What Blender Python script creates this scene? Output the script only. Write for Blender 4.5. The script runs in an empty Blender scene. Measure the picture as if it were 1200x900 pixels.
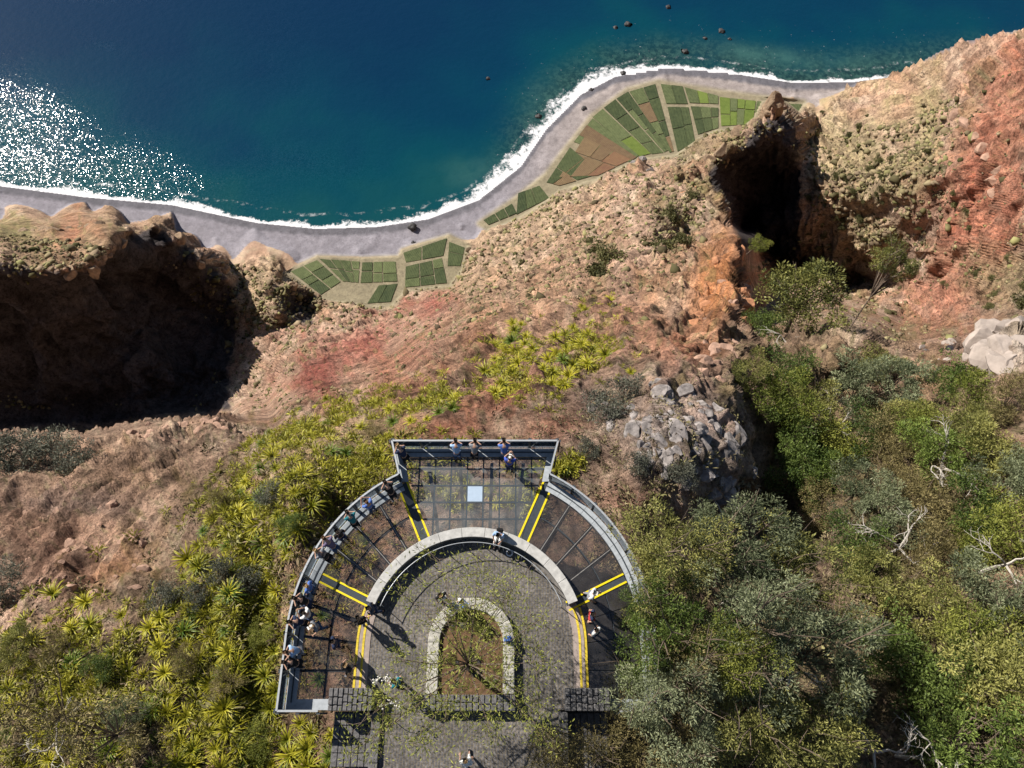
import bpy, bmesh, math, random
import numpy as np
from mathutils import Vector, Matrix

# ------------------------------------------------------------------ camera, world, sun, exposure
SC = bpy.context.scene
COL = SC.collection
R = math.radians
TILT, FPX, HC = R(24.5), 832.0, 34.0           # camera looks down and seaward from 34 m above the deck
SEA = -580.0
cam_data = bpy.data.cameras.new('camera')
cam_data.sensor_width = 36.0
cam_data.lens = 36.0 * FPX / 1200.0
cam_data.clip_start, cam_data.clip_end = 0.5, 60000.0
cam = bpy.data.objects.new('camera', cam_data)
COL.objects.link(cam)
cam.location = (0, 0, HC)
cam.rotation_euler = (TILT, 0, 0)
SC.camera = cam

SUN_AZ, SUN_EL = R(-52), R(37)                 # azimuth from +Y (seaward), clockwise positive
sun_dir = Vector((math.sin(SUN_AZ) * math.cos(SUN_EL), math.cos(SUN_AZ) * math.cos(SUN_EL), math.sin(SUN_EL)))
world = bpy.data.worlds.new('World')
SC.world = world
world.use_nodes = True
wn, wl = world.node_tree.nodes, world.node_tree.links
sky = wn.new('ShaderNodeTexSky')
sky.sky_type = 'NISHITA'
sky.sun_disc = False
sky.sun_elevation = SUN_EL
sky.sun_rotation = SUN_AZ
sky.altitude = 600
wl.new(sky.outputs[0], wn['Background'].inputs[0])
wn['Background'].inputs[1].default_value = 0.05
sl = bpy.data.lights.new('sun', 'SUN')
sl.energy = 5.0
sl.angle = R(0.53)
sl.color = (1.0, 0.94, 0.85)
sun = bpy.data.objects.new('sun', sl)
COL.objects.link(sun)
sun.rotation_euler = sun_dir.to_track_quat('Z', 'Y').to_euler()
sun.location = (-60, 60, 90)
SC.view_settings.view_transform = 'Standard'
SC.view_settings.look = 'None'
SC.view_settings.gamma = 1.0
SC.view_settings.use_curve_mapping = False
SC.view_settings.exposure = 0.6
SC.cycles.max_bounces = 8
SC.cycles.diffuse_bounces = 1
SC.cycles.transparent_max_bounces = 16
SC.cycles.caustics_reflective = False
SC.cycles.caustics_refractive = False

rng = np.random.default_rng(11)
random.seed(5)
CT, ST = math.cos(TILT), math.sin(TILT)


def W(px, py, z):
    """Where the photograph's pixel meets the height z."""
    t = (450.0 - py) / FPX
    s = (px - 600.0) / FPX
    d = (HC - z) / (CT - t * ST)
    return s * d, d * (ST + t * CT), z


# ------------------------------------------------------------------ helpers
def tag(o, label=None, cat=None, group=None, kind=None):
    if label: o['label'] = label
    if cat: o['category'] = cat
    if group: o['group'] = group
    if kind: o['kind'] = kind
    return o


def link(name, me, mat=None, parent=None, smooth=False):
    o = bpy.data.objects.new(name, me)
    COL.objects.link(o)
    if mat is not None and len(me.materials) == 0:
        me.materials.append(mat)
    if parent is not None:
        o.parent = parent
    if smooth:
        me.polygons.foreach_set('use_smooth', np.ones(len(me.polygons), dtype=bool))
    return o


def empty(name, loc, label, cat, group=None, rz=0.0):
    o = bpy.data.objects.new(name, None)
    COL.objects.link(o)
    o.empty_display_size = 0.3
    o.location = loc
    o.rotation_euler = (0, 0, rz)
    return tag(o, label, cat, group)


def np_mesh(name, V, F, attrs=None, smooth=False):
    """V (n,3); F (m,k) all faces with k corners."""
    me = bpy.data.meshes.new(name)
    V = np.ascontiguousarray(V, dtype=np.float32)
    F = np.ascontiguousarray(F, dtype=np.int32)
    m, k = F.shape
    me.vertices.add(len(V)); me.vertices.foreach_set('co', V.ravel())
    me.loops.add(m * k); me.loops.foreach_set('vertex_index', F.ravel())
    me.polygons.add(m)
    me.polygons.foreach_set('loop_start', np.arange(0, m * k, k, dtype=np.int32))
    if smooth:
        me.polygons.foreach_set('use_smooth', np.ones(m, dtype=bool))
    for an, (typ, arr) in (attrs or {}).items():
        a = me.attributes.new(an, typ, 'POINT')
        arr = np.ascontiguousarray(arr, dtype=np.float32)
        a.data.foreach_set('color' if typ == 'FLOAT_COLOR' else 'value', arr.ravel())
    me.update(calc_edges=True)
    me.validate()
    return me


class MB:
    """Collects simple solids; build() links them as one mesh object."""
    def __init__(self):
        self.v, self.f = [], []

    def add(self, vs, fs):
        b = len(self.v)
        self.v += [tuple(p) for p in vs]
        self.f += [tuple(b + i for i in q) for q in fs]
        return self

    def box(self, x0, x1, y0, y1, z0, z1):
        vs = [(x, y, z) for z in (z0, z1) for y in (y0, y1) for x in (x0, x1)]
        return self.add(vs, [(0, 2, 3, 1), (4, 5, 7, 6), (0, 1, 5, 4), (2, 6, 7, 3), (0, 4, 6, 2), (1, 3, 7, 5)])

    def prism(self, poly, z0, z1):
        n = len(poly)
        vs = [(x, y, z0) for x, y in poly] + [(x, y, z1) for x, y in poly]
        fs = [tuple(range(n - 1, -1, -1)), tuple(range(n, 2 * n))]
        fs += [(i, (i + 1) % n, n + (i + 1) % n, n + i) for i in range(n)]
        return self.add(vs, fs)

    def bar(self, a, b, w, h, up=(0, 0, 1)):
        """A box of width w, height h from a to b."""
        a, b = Vector(a), Vector(b)
        d = (b - a).normalized()
        upv = Vector(up)
        s = d.cross(upv)
        if s.length < 1e-4:
            s = d.cross(Vector((1, 0, 0)))
        s.normalize()
        u = s.cross(d).normalized()
        vs = []
        for p in (a, b):
            for i, j in ((-1, -1), (1, -1), (1, 1), (-1, 1)):
                vs.append(p + s * (i * w / 2) + u * (j * h / 2))
        return self.add(vs, [(3, 2, 1, 0), (4, 5, 6, 7), (0, 1, 5, 4), (1, 2, 6, 5), (2, 3, 7, 6), (3, 0, 4, 7)])

    def tube(self, pts, rad, n=8):
        pts = [Vector(p) for p in pts]
        rads = rad if hasattr(rad, '__len__') else [rad] * len(pts)
        vs, fs = [], []
        for i, p in enumerate(pts):
            d = (pts[min(i + 1, len(pts) - 1)] - pts[max(i - 1, 0)]).normalized()
            s = d.cross(Vector((0.13, 0.31, 0.94)))
            if s.length < 1e-3: s = d.cross(Vector((1, 0, 0)))
            s.normalize(); u = s.cross(d)
            for k in range(n):
                a = 2 * math.pi * k / n
                vs.append(p + (s * math.cos(a) + u * math.sin(a)) * rads[i])
        for i in range(len(pts) - 1):
            for k in range(n):
                k2 = (k + 1) % n
                fs.append((i * n + k, i * n + k2, (i + 1) * n + k2, (i + 1) * n + k))
        fs.append(tuple(range(n - 1, -1, -1)))
        fs.append(tuple((len(pts) - 1) * n + k for k in range(n)))
        return self.add(vs, fs)

    def mesh(self, name):
        me = bpy.data.meshes.new(name)
        me.from_pydata(self.v, [], self.f)
        me.update()
        return me

    def build(self, name, mat, parent=None, smooth=False, bevel=0.0):
        me = self.mesh(name)
        if bevel > 0:
            bm = bmesh.new(); bm.from_mesh(me)
            bmesh.ops.bevel(bm, geom=list(bm.edges), offset=bevel, segments=1, affect='EDGES', clamp_overlap=True)
            bm.to_mesh(me); bm.free()
        return link(name, me, mat, parent, smooth)


# ---- gradient noise in numpy
_perm = np.random.default_rng(3).permutation(256).astype(np.int32)
_perm = np.concatenate([_perm, _perm, _perm])
_g3 = np.random.default_rng(4).normal(size=(256, 3)).astype(np.float32)
_g3 /= np.linalg.norm(_g3, axis=1, keepdims=True)


def noise3(P):
    P = np.asarray(P, dtype=np.float64)
    i = np.floor(P).astype(np.int64)
    f = (P - i).astype(np.float32)
    i = (i & 255).astype(np.int32)
    u = f * f * f * (f * (f * 6 - 15) + 10)
    out = 0
    for dx in (0, 1):
        wx = u[:, 0] if dx else 1 - u[:, 0]
        a = _perm[(i[:, 0] + dx) & 255]
        for dy in (0, 1):
            wy = u[:, 1] if dy else 1 - u[:, 1]
            b = _perm[a + ((i[:, 1] + dy) & 255)]
            for dz in (0, 1):
                wz = u[:, 2] if dz else 1 - u[:, 2]
                g = _g3[_perm[b + ((i[:, 2] + dz) & 255)]]
                d = g[:, 0] * (f[:, 0] - dx) + g[:, 1] * (f[:, 1] - dy) + g[:, 2] * (f[:, 2] - dz)
                out = out + d * wx * wy * wz
    return out * 1.5


def sstep(a, b, x):
    t = np.clip((x - a) / (b - a), 0, 1)
    return t * t * (3 - 2 * t)


# ------------------------------------------------------------------ materials
def new_mat(name):
    m = bpy.data.materials.new(name)
    m.use_nodes = True
    nt = m.node_tree
    return m, nt.nodes, nt.links, nt.nodes['Principled BSDF']


def mat(name, col, rough=0.8, scale=6.0, var=0.25, bump=0.2, metal=0.0, spec=0.3, col2=None):
    """Plain surface with a procedural grain: two noises vary the colour, one gives relief."""
    m, n, l, b = new_mat(name)
    tc = n.new('ShaderNodeTexCoord')
    n1 = n.new('ShaderNodeTexNoise'); n1.inputs['Scale'].default_value = scale
    n1.inputs['Detail'].default_value = 8; n1.inputs['Roughness'].default_value = 0.65
    l.new(tc.outputs['Object'], n1.inputs['Vector'])
    ramp = n.new('ShaderNodeValToRGB')
    c2 = col2 or tuple(min(1, c * (1 + var)) for c in col)
    c1 = tuple(c * (1 - var) for c in col)
    ramp.color_ramp.elements[0].color = (*c1, 1); ramp.color_ramp.elements[0].position = 0.32
    ramp.color_ramp.elements[1].color = (*c2, 1); ramp.color_ramp.elements[1].position = 0.68
    l.new(n1.outputs['Fac'], ramp.inputs[0])
    l.new(ramp.outputs[0], b.inputs['Base Color'])
    b.inputs['Roughness'].default_value = rough
    b.inputs['Metallic'].default_value = metal
    b.inputs['Specular IOR Level'].default_value = spec
    if bump > 0:
        bp = n.new('ShaderNodeBump'); bp.inputs['Strength'].default_value = bump
        bp.inputs['Distance'].default_value = 0.05
        l.new(n1.outputs['Fac'], bp.inputs['Height'])
        l.new(bp.outputs[0], b.inputs['Normal'])
    return m


def leaf_mat(name, dark, light, rough=0.55, transl=0.35):
    """Leaves: each leaf mixes two greens by its own 'tint' value and each plant shifts a little."""
    m, n, l, b = new_mat(name)
    at = n.new('ShaderNodeAttribute'); at.attribute_name = 'tint'
    oi = n.new('ShaderNodeObjectInfo')
    ad = n.new('ShaderNodeMath'); ad.operation = 'MULTIPLY_ADD'
    ad.inputs[1].default_value = 0.5
    l.new(oi.outputs['Random'], ad.inputs[0]); l.new(at.outputs['Fac'], ad.inputs[2])
    sb = n.new('ShaderNodeMath'); sb.operation = 'SUBTRACT'; sb.inputs[1].default_value = 0.25
    sb.use_clamp = True
    l.new(ad.outputs[0], sb.inputs[0])
    mx = n.new('ShaderNodeMix'); mx.data_type = 'RGBA'
    mx.inputs[6].default_value = (*dark, 1); mx.inputs[7].default_value = (*light, 1)
    l.new(sb.outputs[0], mx.inputs[0])
    l.new(mx.outputs[2], b.inputs['Base Color'])
    b.inputs['Roughness'].default_value = rough
    b.inputs['Specular IOR Level'].default_value = 0.25
    tr = n.new('ShaderNodeBsdfTranslucent')
    l.new(mx.outputs[2], tr.inputs['Color'])
    ms = n.new('ShaderNodeMixShader'); ms.inputs[0].default_value = transl
    l.new(b.outputs[0], ms.inputs[1]); l.new(tr.outputs[0], ms.inputs[2])
    l.new(ms.outputs[0], n['Material Output'].inputs[0])
    return m


def glass_mat(name, tint, dust, dustcol, refl=0.10):
    """Thin pane: tinted see-through, a mirror share, a film of dust."""
    m, n, l, b = new_mat(name)
    tr = n.new('ShaderNodeBsdfTransparent'); tr.inputs[0].default_value = (*tint, 1)
    gl = n.new('ShaderNodeBsdfGlossy'); gl.inputs['Roughness'].default_value = 0.03
    gl.inputs[0].default_value = (0.9, 0.95, 1, 1)
    fr = n.new('ShaderNodeFresnel'); fr.inputs[0].default_value = 1.5
    mp = n.new('ShaderNodeMath'); mp.operation = 'ADD'; mp.inputs[1].default_value = refl - 0.04; mp.use_clamp = True
    l.new(fr.outputs[0], mp.inputs[0])
    m1 = n.new('ShaderNodeMixShader')
    l.new(mp.outputs[0], m1.inputs[0]); l.new(tr.outputs[0], m1.inputs[1]); l.new(gl.outputs[0], m1.inputs[2])
    df = n.new('ShaderNodeBsdfDiffuse'); df.inputs[0].default_value = (*dustcol, 1)
    tc = n.new('ShaderNodeTexCoord')
    nz = n.new('ShaderNodeTexNoise'); nz.inputs['Scale'].default_value = 1.6; nz.inputs['Detail'].default_value = 7
    l.new(tc.outputs['Object'], nz.inputs['Vector'])
    mr = n.new('ShaderNodeMapRange'); mr.inputs[1].default_value = 0.3; mr.inputs[2].default_value = 0.75
    mr.inputs[3].default_value = dust * 0.45; mr.inputs[4].default_value = dust * 1.6
    l.new(nz.outputs['Fac'], mr.inputs[0])
    m2 = n.new('ShaderNodeMixShader')
    l.new(mr.outputs[0], m2.inputs[0]); l.new(m1.outputs[0], m2.inputs[1]); l.new(df.outputs[0], m2.inputs[2])
    l.new(m2.outputs[0], n['Material Output'].inputs[0])
    return m


M = {}
M['steel'] = mat('brushed_steel', (0.36, 0.39, 0.42), 0.45, 9, 0.12, 0.05, metal=0.35)
M['steel_dark'] = mat('dark_steel', (0.045, 0.055, 0.065), 0.5, 9, 0.25, 0.05)
M['steel_slate'] = mat('slate_steel', (0.055, 0.07, 0.085), 0.5, 9, 0.2, 0.05)
M['plate'] = mat('edge_plate_grey', (0.37, 0.40, 0.43), 0.55, 5, 0.18, 0.1)
M['rail'] = mat('handrail_steel', (0.44, 0.46, 0.48), 0.4, 9, 0.1, 0.0, metal=0.3)
M['yellow'] = mat('yellow_tape', (0.75, 0.60, 0.01), 0.6, 14, 0.18, 0.1)
M['yellow_worn'] = mat('worn_yellow_paint', (0.62, 0.47, 0.04), 0.7, 9, 0.3, 0.1)
M['coping'] = mat('pale_concrete', (0.45, 0.44, 0.42), 0.85, 3.5, 0.22, 0.3)
M['threshold'] = mat('pinkish_concrete', (0.33, 0.27, 0.24), 0.85, 5, 0.2, 0.3)
M['basalt'] = mat('basalt_stone', (0.13, 0.125, 0.125), 0.9, 8, 0.45, 0.8)
M['kerbstone'] = mat('whitewashed_stone', (0.42, 0.40, 0.35), 0.9, 7, 0.4, 0.6)
M['soil'] = mat('dark_soil', (0.13, 0.075, 0.04), 0.95, 5, 0.5, 1.0)
M['concrete'] = mat('retaining_concrete', (0.17, 0.16, 0.15), 0.9, 1.5, 0.35, 0.5)
M['bark'] = mat('grey_brown_bark', (0.16, 0.12, 0.09), 0.9, 12, 0.4, 0.6)
M['deadwood'] = mat('bleached_dead_wood', (0.46, 0.42, 0.37), 0.85, 12, 0.25, 0.3)
M['strip'] = mat('pane_joint', (0.22, 0.21, 0.20), 0.8, 9, 0.3, 0.1)
M['opaque_pane'] = mat('frosted_pane', (0.40, 0.50, 0.62), 0.35, 5, 0.06, 0.0, spec=0.5)
M['glass_floor'] = glass_mat('floor_glass_clear', (0.96, 0.965, 0.96), 0.13, (0.62, 0.62, 0.60), 0.06)
M['glass_tint'] = glass_mat('floor_glass_tinted', (0.80, 0.77, 0.75), 0.07, (0.3, 0.28, 0.27), 0.05)
M['glass_rail'] = glass_mat('balustrade_glass', (0.955, 0.97, 0.98), 0.035, (0.5, 0.55, 0.6), 0.09)
M['leaf_rosette'] = leaf_mat('agave_leaf', (0.13, 0.15, 0.012), (0.52, 0.46, 0.035), 0.45, 0.2)
M['leaf_rosette_green'] = leaf_mat('green_agave_leaf', (0.05, 0.10, 0.015), (0.20, 0.25, 0.03), 0.45, 0.2)
M['leaf_cover'] = leaf_mat('ground_cover_leaf', (0.14, 0.14, 0.02), (0.50, 0.47, 0.06), 0.5, 0.2)
M['dead_leaf'] = mat('dead_leaf', (0.20, 0.14, 0.08), 0.9, 10, 0.4, 0.3)
M['leaf_olive'] = leaf_mat('olive_leaf', (0.08, 0.095, 0.025), (0.44, 0.42, 0.13), 0.5, 0.3)
M['leaf_dark'] = leaf_mat('dark_leaf', (0.035, 0.065, 0.015), (0.19, 0.25, 0.06), 0.5, 0.3)
M['leaf_heath'] = leaf_mat('heath_leaf', (0.10, 0.085, 0.03), (0.46, 0.38, 0.17), 0.7, 0.25)
M['leaf_yellow'] = leaf_mat('yellow_green_leaf', (0.10, 0.13, 0.02), (0.40, 0.41, 0.09), 0.6, 0.3)
M['blossom'] = mat('white_blossom', (0.75, 0.72, 0.65), 0.8, 20, 0.1, 0.0)
# ------------------------------------------------------------------ terrain: survey points (photo column, row, height)
SURVEY = """
-140,215,-579 0,222,-579 100,236,-579 200,245,-579 300,266,-579 370,273,-579 440,271,-579 500,262,-579 560,240,-579
610,200,-579 640,156,-579 680,116,-579 720,94,-579 780,84,-579 850,91,-579 930,103,-579 1000,100,-579
0,245,-577 -140,240,-577 170,258,-577 250,280,-577 330,290,-577 420,295,-577 480,285,-577 540,265,-577 590,235,-577
640,195,-577 700,130,-577 770,100,-577 860,110,-577 940,116,-577 690,185,-576 750,175,-576 670,205,-576 800,140,-576
630,228,-576 570,258,-576 660,210,-577 700,199,-577 735,186,-577 620,238,-577 590,252,-577 768,180,-577 880,135,-577 845,145,-577 815,156,-577 794,172,-577 860,146,-575 960,112,-576 870,124,-577 800,158,-576
350,322,-573 400,325,-573 450,320,-573 500,305,-573 540,285,-573 440,346,-571 420,352,-571 520,322,-572 345,305,-575 270,312,-575 475,325,-573
-140,272,-390 0,268,-430 60,263,-440 110,257,-435 135,261,-428 0,258,-576 -20,250,-577 -60,240,-578 -60,256,-576 -60,266,-440 60,254,-575 110,248,-576 -140,260,-576
-140,292,-335 0,302,-350 40,308,-350 75,315,-345 110,310,-360 135,294,-380 150,268,-412 180,264,-432 205,280,-446 235,300,-472 262,325,-508 283,348,-548 150,276,-430 180,274,-452 205,290,-468 235,311,-494 262,335,-528 150,261,-577 180,257,-577 207,272,-577 238,292,-577 265,317,-575 288,340,-572
60,288,-395 100,278,-405 20,286,-395
-140,400,-470 0,400,-452 80,400,-455 160,390,-502 220,390,-535 265,385,-555 255,430,-515 272,455,-490
-140,480,-520 0,480,-505 80,480,-505 160,475,-495 240,470,-490 0,440,-480 90,440,-480 180,430,-485 40,350,-402 110,350,-412 150,330,-472 180,320,-490 205,330,-506 228,345,-532 250,360,-548
290,320,-566 300,380,-530 300,430,-475 302,460,-390 315,480,-150
318,332,-535 345,329,-535 325,368,-515 300,345,-535 378,345,-562 350,362,-562 366,374,-556 335,388,-530
300,503,-27 220,520,-24 120,530,-25 30,535,-28
400,520,-11 400,500,-16 400,480,-24 400,465,-36 400,450,-70 400,430,-150 400,410,-260 400,385,-400 400,368,-520
340,500,-22 340,480,-34 350,462,-90 350,430,-230 350,400,-390
450,500,-13 450,470,-21 450,450,-32 450,430,-90 450,400,-250 450,370,-480
500,500,-10 500,470,-16 500,440,-25 500,420,-38 500,400,-80 500,380,-170 500,360,-310 500,345,-450
560,470,-14 560,430,-22 560,395,-32 560,370,-80 560,340,-200 560,310,-380 560,285,-560
600,480,-12 600,440,-19 600,400,-28 600,375,-42 600,355,-90 600,330,-190 600,300,-340 600,272,-540
650,440,-18 650,390,-29 650,360,-44 650,330,-120 650,290,-280 650,245,-480 650,226,-566
700,440,-18 700,400,-25 700,365,-36 700,340,-64 700,310,-150 700,270,-290 700,230,-440 700,212,-560
760,430,-16 760,380,-28 760,330,-70 770,280,-160 765,235,-310 740,200,-470 745,186,-540 788,188,-430 775,215,-420 790,205,-380
800,420,-20 820,380,-34 838,330,-70 850,290,-110 864,278,-125 872,300,-118 880,350,-72 878,395,-38 850,350,-58
892,300,-480 900,335,-430 893,360,-300 897,388,-70
790,240,-318 805,205,-392 815,300,-140
905,122,-392 898,130,-396 912,129,-404 895,138,-402 883,147,-384 868,160,-403 853,169,-386 838,184,-400 815,195,-390 922,138,-420 931,152,-424 938,172,-428 938,200,-437 937,230,-446 937,260,-460 944,284,-480 862,149,-440 885,134,-430 830,165,-470 808,181,-480 890,115,-576 905,113,-576 921,114,-576 936,120,-570
900,200,-462 872,205,-452 864,228,-452 900,250,-490 870,270,-478 918,230,-480 905,262,-492 900,288,-506 925,292,-503 868,260,-472 820,282,-250 800,272,-290 800,215,-385 822,203,-392 827,222,-372 842,244,-345 853,266,-285 815,232,-350
950,150,-560 956,128,-574 946,168,-545 975,150,-535 955,182,-475 1000,150,-478 1050,130,-435 1100,110,-415 965,200,-424 962,232,-430 1000,200,-408 1020,230,-398 1020,190,-398 1080,200,-350 1150,150,-320 1200,120,-290 1340,100,-190
1200,200,-255 1130,230,-328 1060,260,-385 985,258,-436 990,278,-446 1020,298,-432 1010,258,-418 955,300,-490 990,314,-478 1060,318,-410 1100,300,-375 1035,337,-462 1064,334,-425 1100,350,-330 1150,300,-290 1200,300,-200 1340,280,-100
1150,368,-180 1200,366,-100 1100,380,-200 1060,372,-330 1150,400,-36 1100,405,-50 1190,392,-22 1060,412,-46 1130,425,-32 1340,400,-15
1060,92,-565 1100,70,-485 1150,55,-400 1200,42,-335 1340,2,-220
880,415,-32 930,390,-44 985,380,-50 1020,388,-50 950,335,-460 915,350,-380 990,350,-420 1025,355,-420 930,375,-60 985,368,-70
900,450,-28 1000,450,-30 1100,470,-24 1200,450,-16 1340,480,-10 900,520,-25 1000,520,-22 1100,560,-18 1200,560,-14 900,600,-24 930,590,-25
1000,620,-16 1100,680,-13 1200,680,-10 800,640,-9 900,700,-11 1000,760,-10 1100,800,-9 1200,800,-8 1340,800,-6 800,760,-7 800,850,-6.5 1000,900,-7 1200,1000,-5 700,1060,-3 900,1060,-5
700,470,-13 740,470,-10 800,460,-13 850,450,-17 760,500,-7 820,500,-9 870,520,-12 880,560,-14 840,560,-9 790,550,-6 730,540,-7.5 730,590,-7 700,560,-7.5 820,590,-9 892,580,-22
640,500,-9 550,520,-8.5 460,530,-9.5 550,560,-6.5 650,580,-7 720,640,-7 740,750,-6.5 720,840,-6 400,600,-6 350,680,-5 340,760,-4.2 350,850,-3.5 450,700,-5 550,700,-5 640,720,-6 550,850,-4 550,1060,-3
300,540,-12 200,560,-15 100,560,-20 0,560,-24 -140,560,-26 300,600,-8 200,620,-10.5 100,620,-14 0,640,-16 250,680,-6 150,700,-7.5 50,720,-9.5 0,760,-8.5 -140,700,-12
250,800,-4.5 150,820,-5 50,850,-5.5 -140,900,-6 250,900,-3.5 100,1060,-4 -140,1060,-5 330,1060,-3 -560,520,-60 -560,700,-20 -560,1000,-8 -560,420,-470 -560,300,-330 -560,225,-577 1760,500,-10 1760,800,-8 1760,300,-60 1760,60,-150 1760,1200,-6 550,1240,-2 -560,1240,-6
"""
CP = [[float(x) for x in t.split(',')] for t in SURVEY.split()]
_lip = np.array([(-140, 503), (0, 503), (30, 504), (60, 507), (100, 506), (130, 500), (160, 494), (180, 491), (210, 490), (240, 488), (272, 485)], float)
for x in np.arange(-140, 274, 23.0):
    y = np.interp(x, _lip[:, 0], _lip[:, 1])
    CP.append([x, y + 1, -35.0])
    CP.append([x, y - 1, -505.0 + max(0, x - 140) * .32])
CP = np.array(CP)
SHORE = [(-700, 170), (-400, 190), (-140, 209), (0, 218), (100, 231), (200, 240), (300, 261), (370, 268), (440, 266), (500, 257), (560, 235), (610, 195),
         (640, 151), (680, 111), (720, 90), (780, 79), (850, 85), (930, 97), (1000, 96), (1050, 90)]
SKYLINE = SHORE + [(1075, 76), (1100, 62), (1130, 50), (1165, 42), (1200, 35), (1260, 16), (1340, -8), (1500, -50), (1800, -130)]
_sx = np.array([p[0] for p in SKYLINE], float); _sy = np.array([p[1] for p in SKYLINE], float)


def warp(a):
    return a / 100.0


def _kern(A, B):
    d = A[:, None, :] - B[None, :, :]
    return np.sqrt((d * d).sum(-1) + 0.0004)


def fit(P):
    A_ = warp(P[:, :2]); n_ = len(P)
    K_ = np.zeros((n_ + 3, n_ + 3))
    K_[:n_, :n_] = _kern(A_, A_) + np.eye(n_) * 0.002
    K_[:n_, n_] = 1; K_[:n_, n_ + 1:] = A_
    K_[n_, :n_] = 1; K_[n_ + 1:, :n_] = A_.T
    return A_, np.linalg.solve(K_, np.concatenate([np.log(HC - P[:, 2]), np.zeros(3)]))


def predict(model, px, py):
    A_, sol = model; n_ = len(A_)
    Qp = warp(np.stack([np.ravel(px), np.ravel(py)], 1).astype(float))
    out = np.empty(len(Qp))
    for i in range(0, len(Qp), 20000):
        q = Qp[i:i + 20000]
        out[i:i + 20000] = _kern(q, A_) @ sol[:n_] + sol[n_] + q @ sol[n_ + 1:]
    return out.reshape(np.shape(px))


_lipy = np.interp(CP[:, 0], _lip[:, 0], _lip[:, 1])
_west = CP[:, 0] < 290
FIT_FAR = fit(CP[~(_west & (CP[:, 1] > _lipy))])
FIT_NEAR = fit(CP[~(_west & (CP[:, 1] < _lipy))])


def survey_log(px, py, near):
    """log drop below the camera; the gully's near lip is a break, east of it both sides merge."""
    w = sstep(268, 330, px)
    if near is None:
        return 0.5 * (predict(FIT_FAR, px, py) + predict(FIT_NEAR, px, py))
    m_ = predict(FIT_NEAR if near else FIT_FAR, px, py)
    o_ = predict(FIT_FAR if near else FIT_NEAR, px, py)
    return m_ * (1 - w * .5) + o_ * w * .5


NX, NY = 960, 940
gx = np.concatenate([np.linspace(-560, -140, 51)[:-1], np.linspace(-140, 1340, NX - 100), np.linspace(1340, 1760, 51)[1:]])
_cm = (gx[1:] + gx[:-1]) / 2


def col_of(px):
    return np.clip(np.searchsorted(_cm, px), 0, NX - 1)


gy = np.concatenate([np.linspace(-20, 88, 46)[:-1], np.linspace(88, 470, 590)[:-1], np.linspace(470, 1060, NY - 664)[:-1], np.linspace(1060, 1240, 31)])   # closer rows where the slope runs away from the eye
_gm = (gy[1:] + gy[:-1]) / 2


def row_of(py):
    return np.clip(np.searchsorted(_gm, py), 0, NY - 1)


DROW = np.gradient(gy)[:, None] / 1.545
GX, GY = np.meshgrid(gx, gy)
# evaluate on a coarser net, then refine bilinearly (fast and exact enough)
cx = np.linspace(-560, 1760, 581); cy = np.linspace(-20, 1240, 316)
CXX, CYY = np.meshgrid(cx, cy)
LN_ = np.maximum(survey_log(CXX, CYY, True), math.log(HC - 2.0))
LF_ = np.maximum(survey_log(CXX, CYY, False), math.log(HC - 2.0))


def net(px, py, A):
    fx = np.clip((np.asarray(px, float) - cx[0]) / (cx[1] - cx[0]), 0, len(cx) - 1.001)
    fy = np.clip((np.asarray(py, float) - cy[0]) / (cy[1] - cy[0]), 0, len(cy) - 1.001)
    i, j = fx.astype(int), fy.astype(int)
    a, b = fx - i, fy - j
    return (A[j, i] * (1 - a) + A[j, i + 1] * a) * (1 - b) + (A[j + 1, i] * (1 - a) + A[j + 1, i + 1] * a) * b


LIPY = np.interp(GX, _lip[:, 0], _lip[:, 1]) + 1.6 * np.sin(GX * .21) + 1.1 * np.sin(GX * .53 + 1) + .8 * np.sin(GX * 1.1)
GZ = HC - np.exp(np.where(GY > LIPY, net(GX, GY, LN_), net(GX, GY, LF_)))
shore_y = np.interp(GX, _sx, _sy)
seaward = shore_y - GY                      # >0 on the sea side


def poly_dist(poly):
    """Signed distance (columns/rows) to a closed outline, negative inside."""
    d = np.full(GX.shape, 1e9); ins = np.zeros(GX.shape, bool)
    for (x0, y0), (x1, y1) in zip(poly, poly[1:] + poly[:1]):
        ex, ey = x1 - x0, y1 - y0
        t = np.clip(((GX - x0) * ex + (GY - y0) * ey) / (ex * ex + ey * ey), 0, 1)
        d = np.minimum(d, np.hypot(GX - x0 - t * ex, GY - y0 - t * ey))
        if y0 != y1:
            ins ^= ((y0 > GY) != (y1 > GY)) & (GX < ex * (GY - y0) / ey + x0)
    return np.where(ins, -d, d)


BED = np.zeros(GX.shape)
for poly_, zz in [([(562, 262), (600, 236), (640, 205), (665, 172), (694, 136), (736, 105), (772, 96), (845, 108), (942, 120), (936, 130), (920, 117), (893, 118), (884, 137), (868, 150), (840, 152), (818, 162), (792, 181), (760, 184), (735, 192), (700, 208), (655, 222), (640, 234), (608, 254), (572, 268)], -577.0),
                  ([(338, 318), (372, 302), (424, 304), (468, 302), (472, 294), (526, 277), (548, 288), (542, 314), (528, 334), (474, 340), (460, 357), (430, 358), (376, 348)], -572.2)]:
    w_ = sstep(7, 0, poly_dist(poly_))
    GZ = GZ * (1 - w_) + zz * w_
    BED = np.maximum(BED, w_)
GZ = np.maximum(GZ, -579.4 + 0.0 * GZ)
GZ = np.where(seaward > 0, np.maximum(-582.0 - 0.5 * seaward, -605.0), GZ)
PX_, PY_, PZ_ = W(GX, GY, GZ)
P0 = np.stack([PX_, PY_, PZ_], -1)
# ---- normals by differences, then relief along them
def grid_normals(P):
    du = np.gradient(P, axis=1); dv = np.gradient(P, axis=0)
    n = np.cross(du, -dv)
    n /= np.linalg.norm(n, axis=-1, keepdims=True) + 1e-9
    return n


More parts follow.
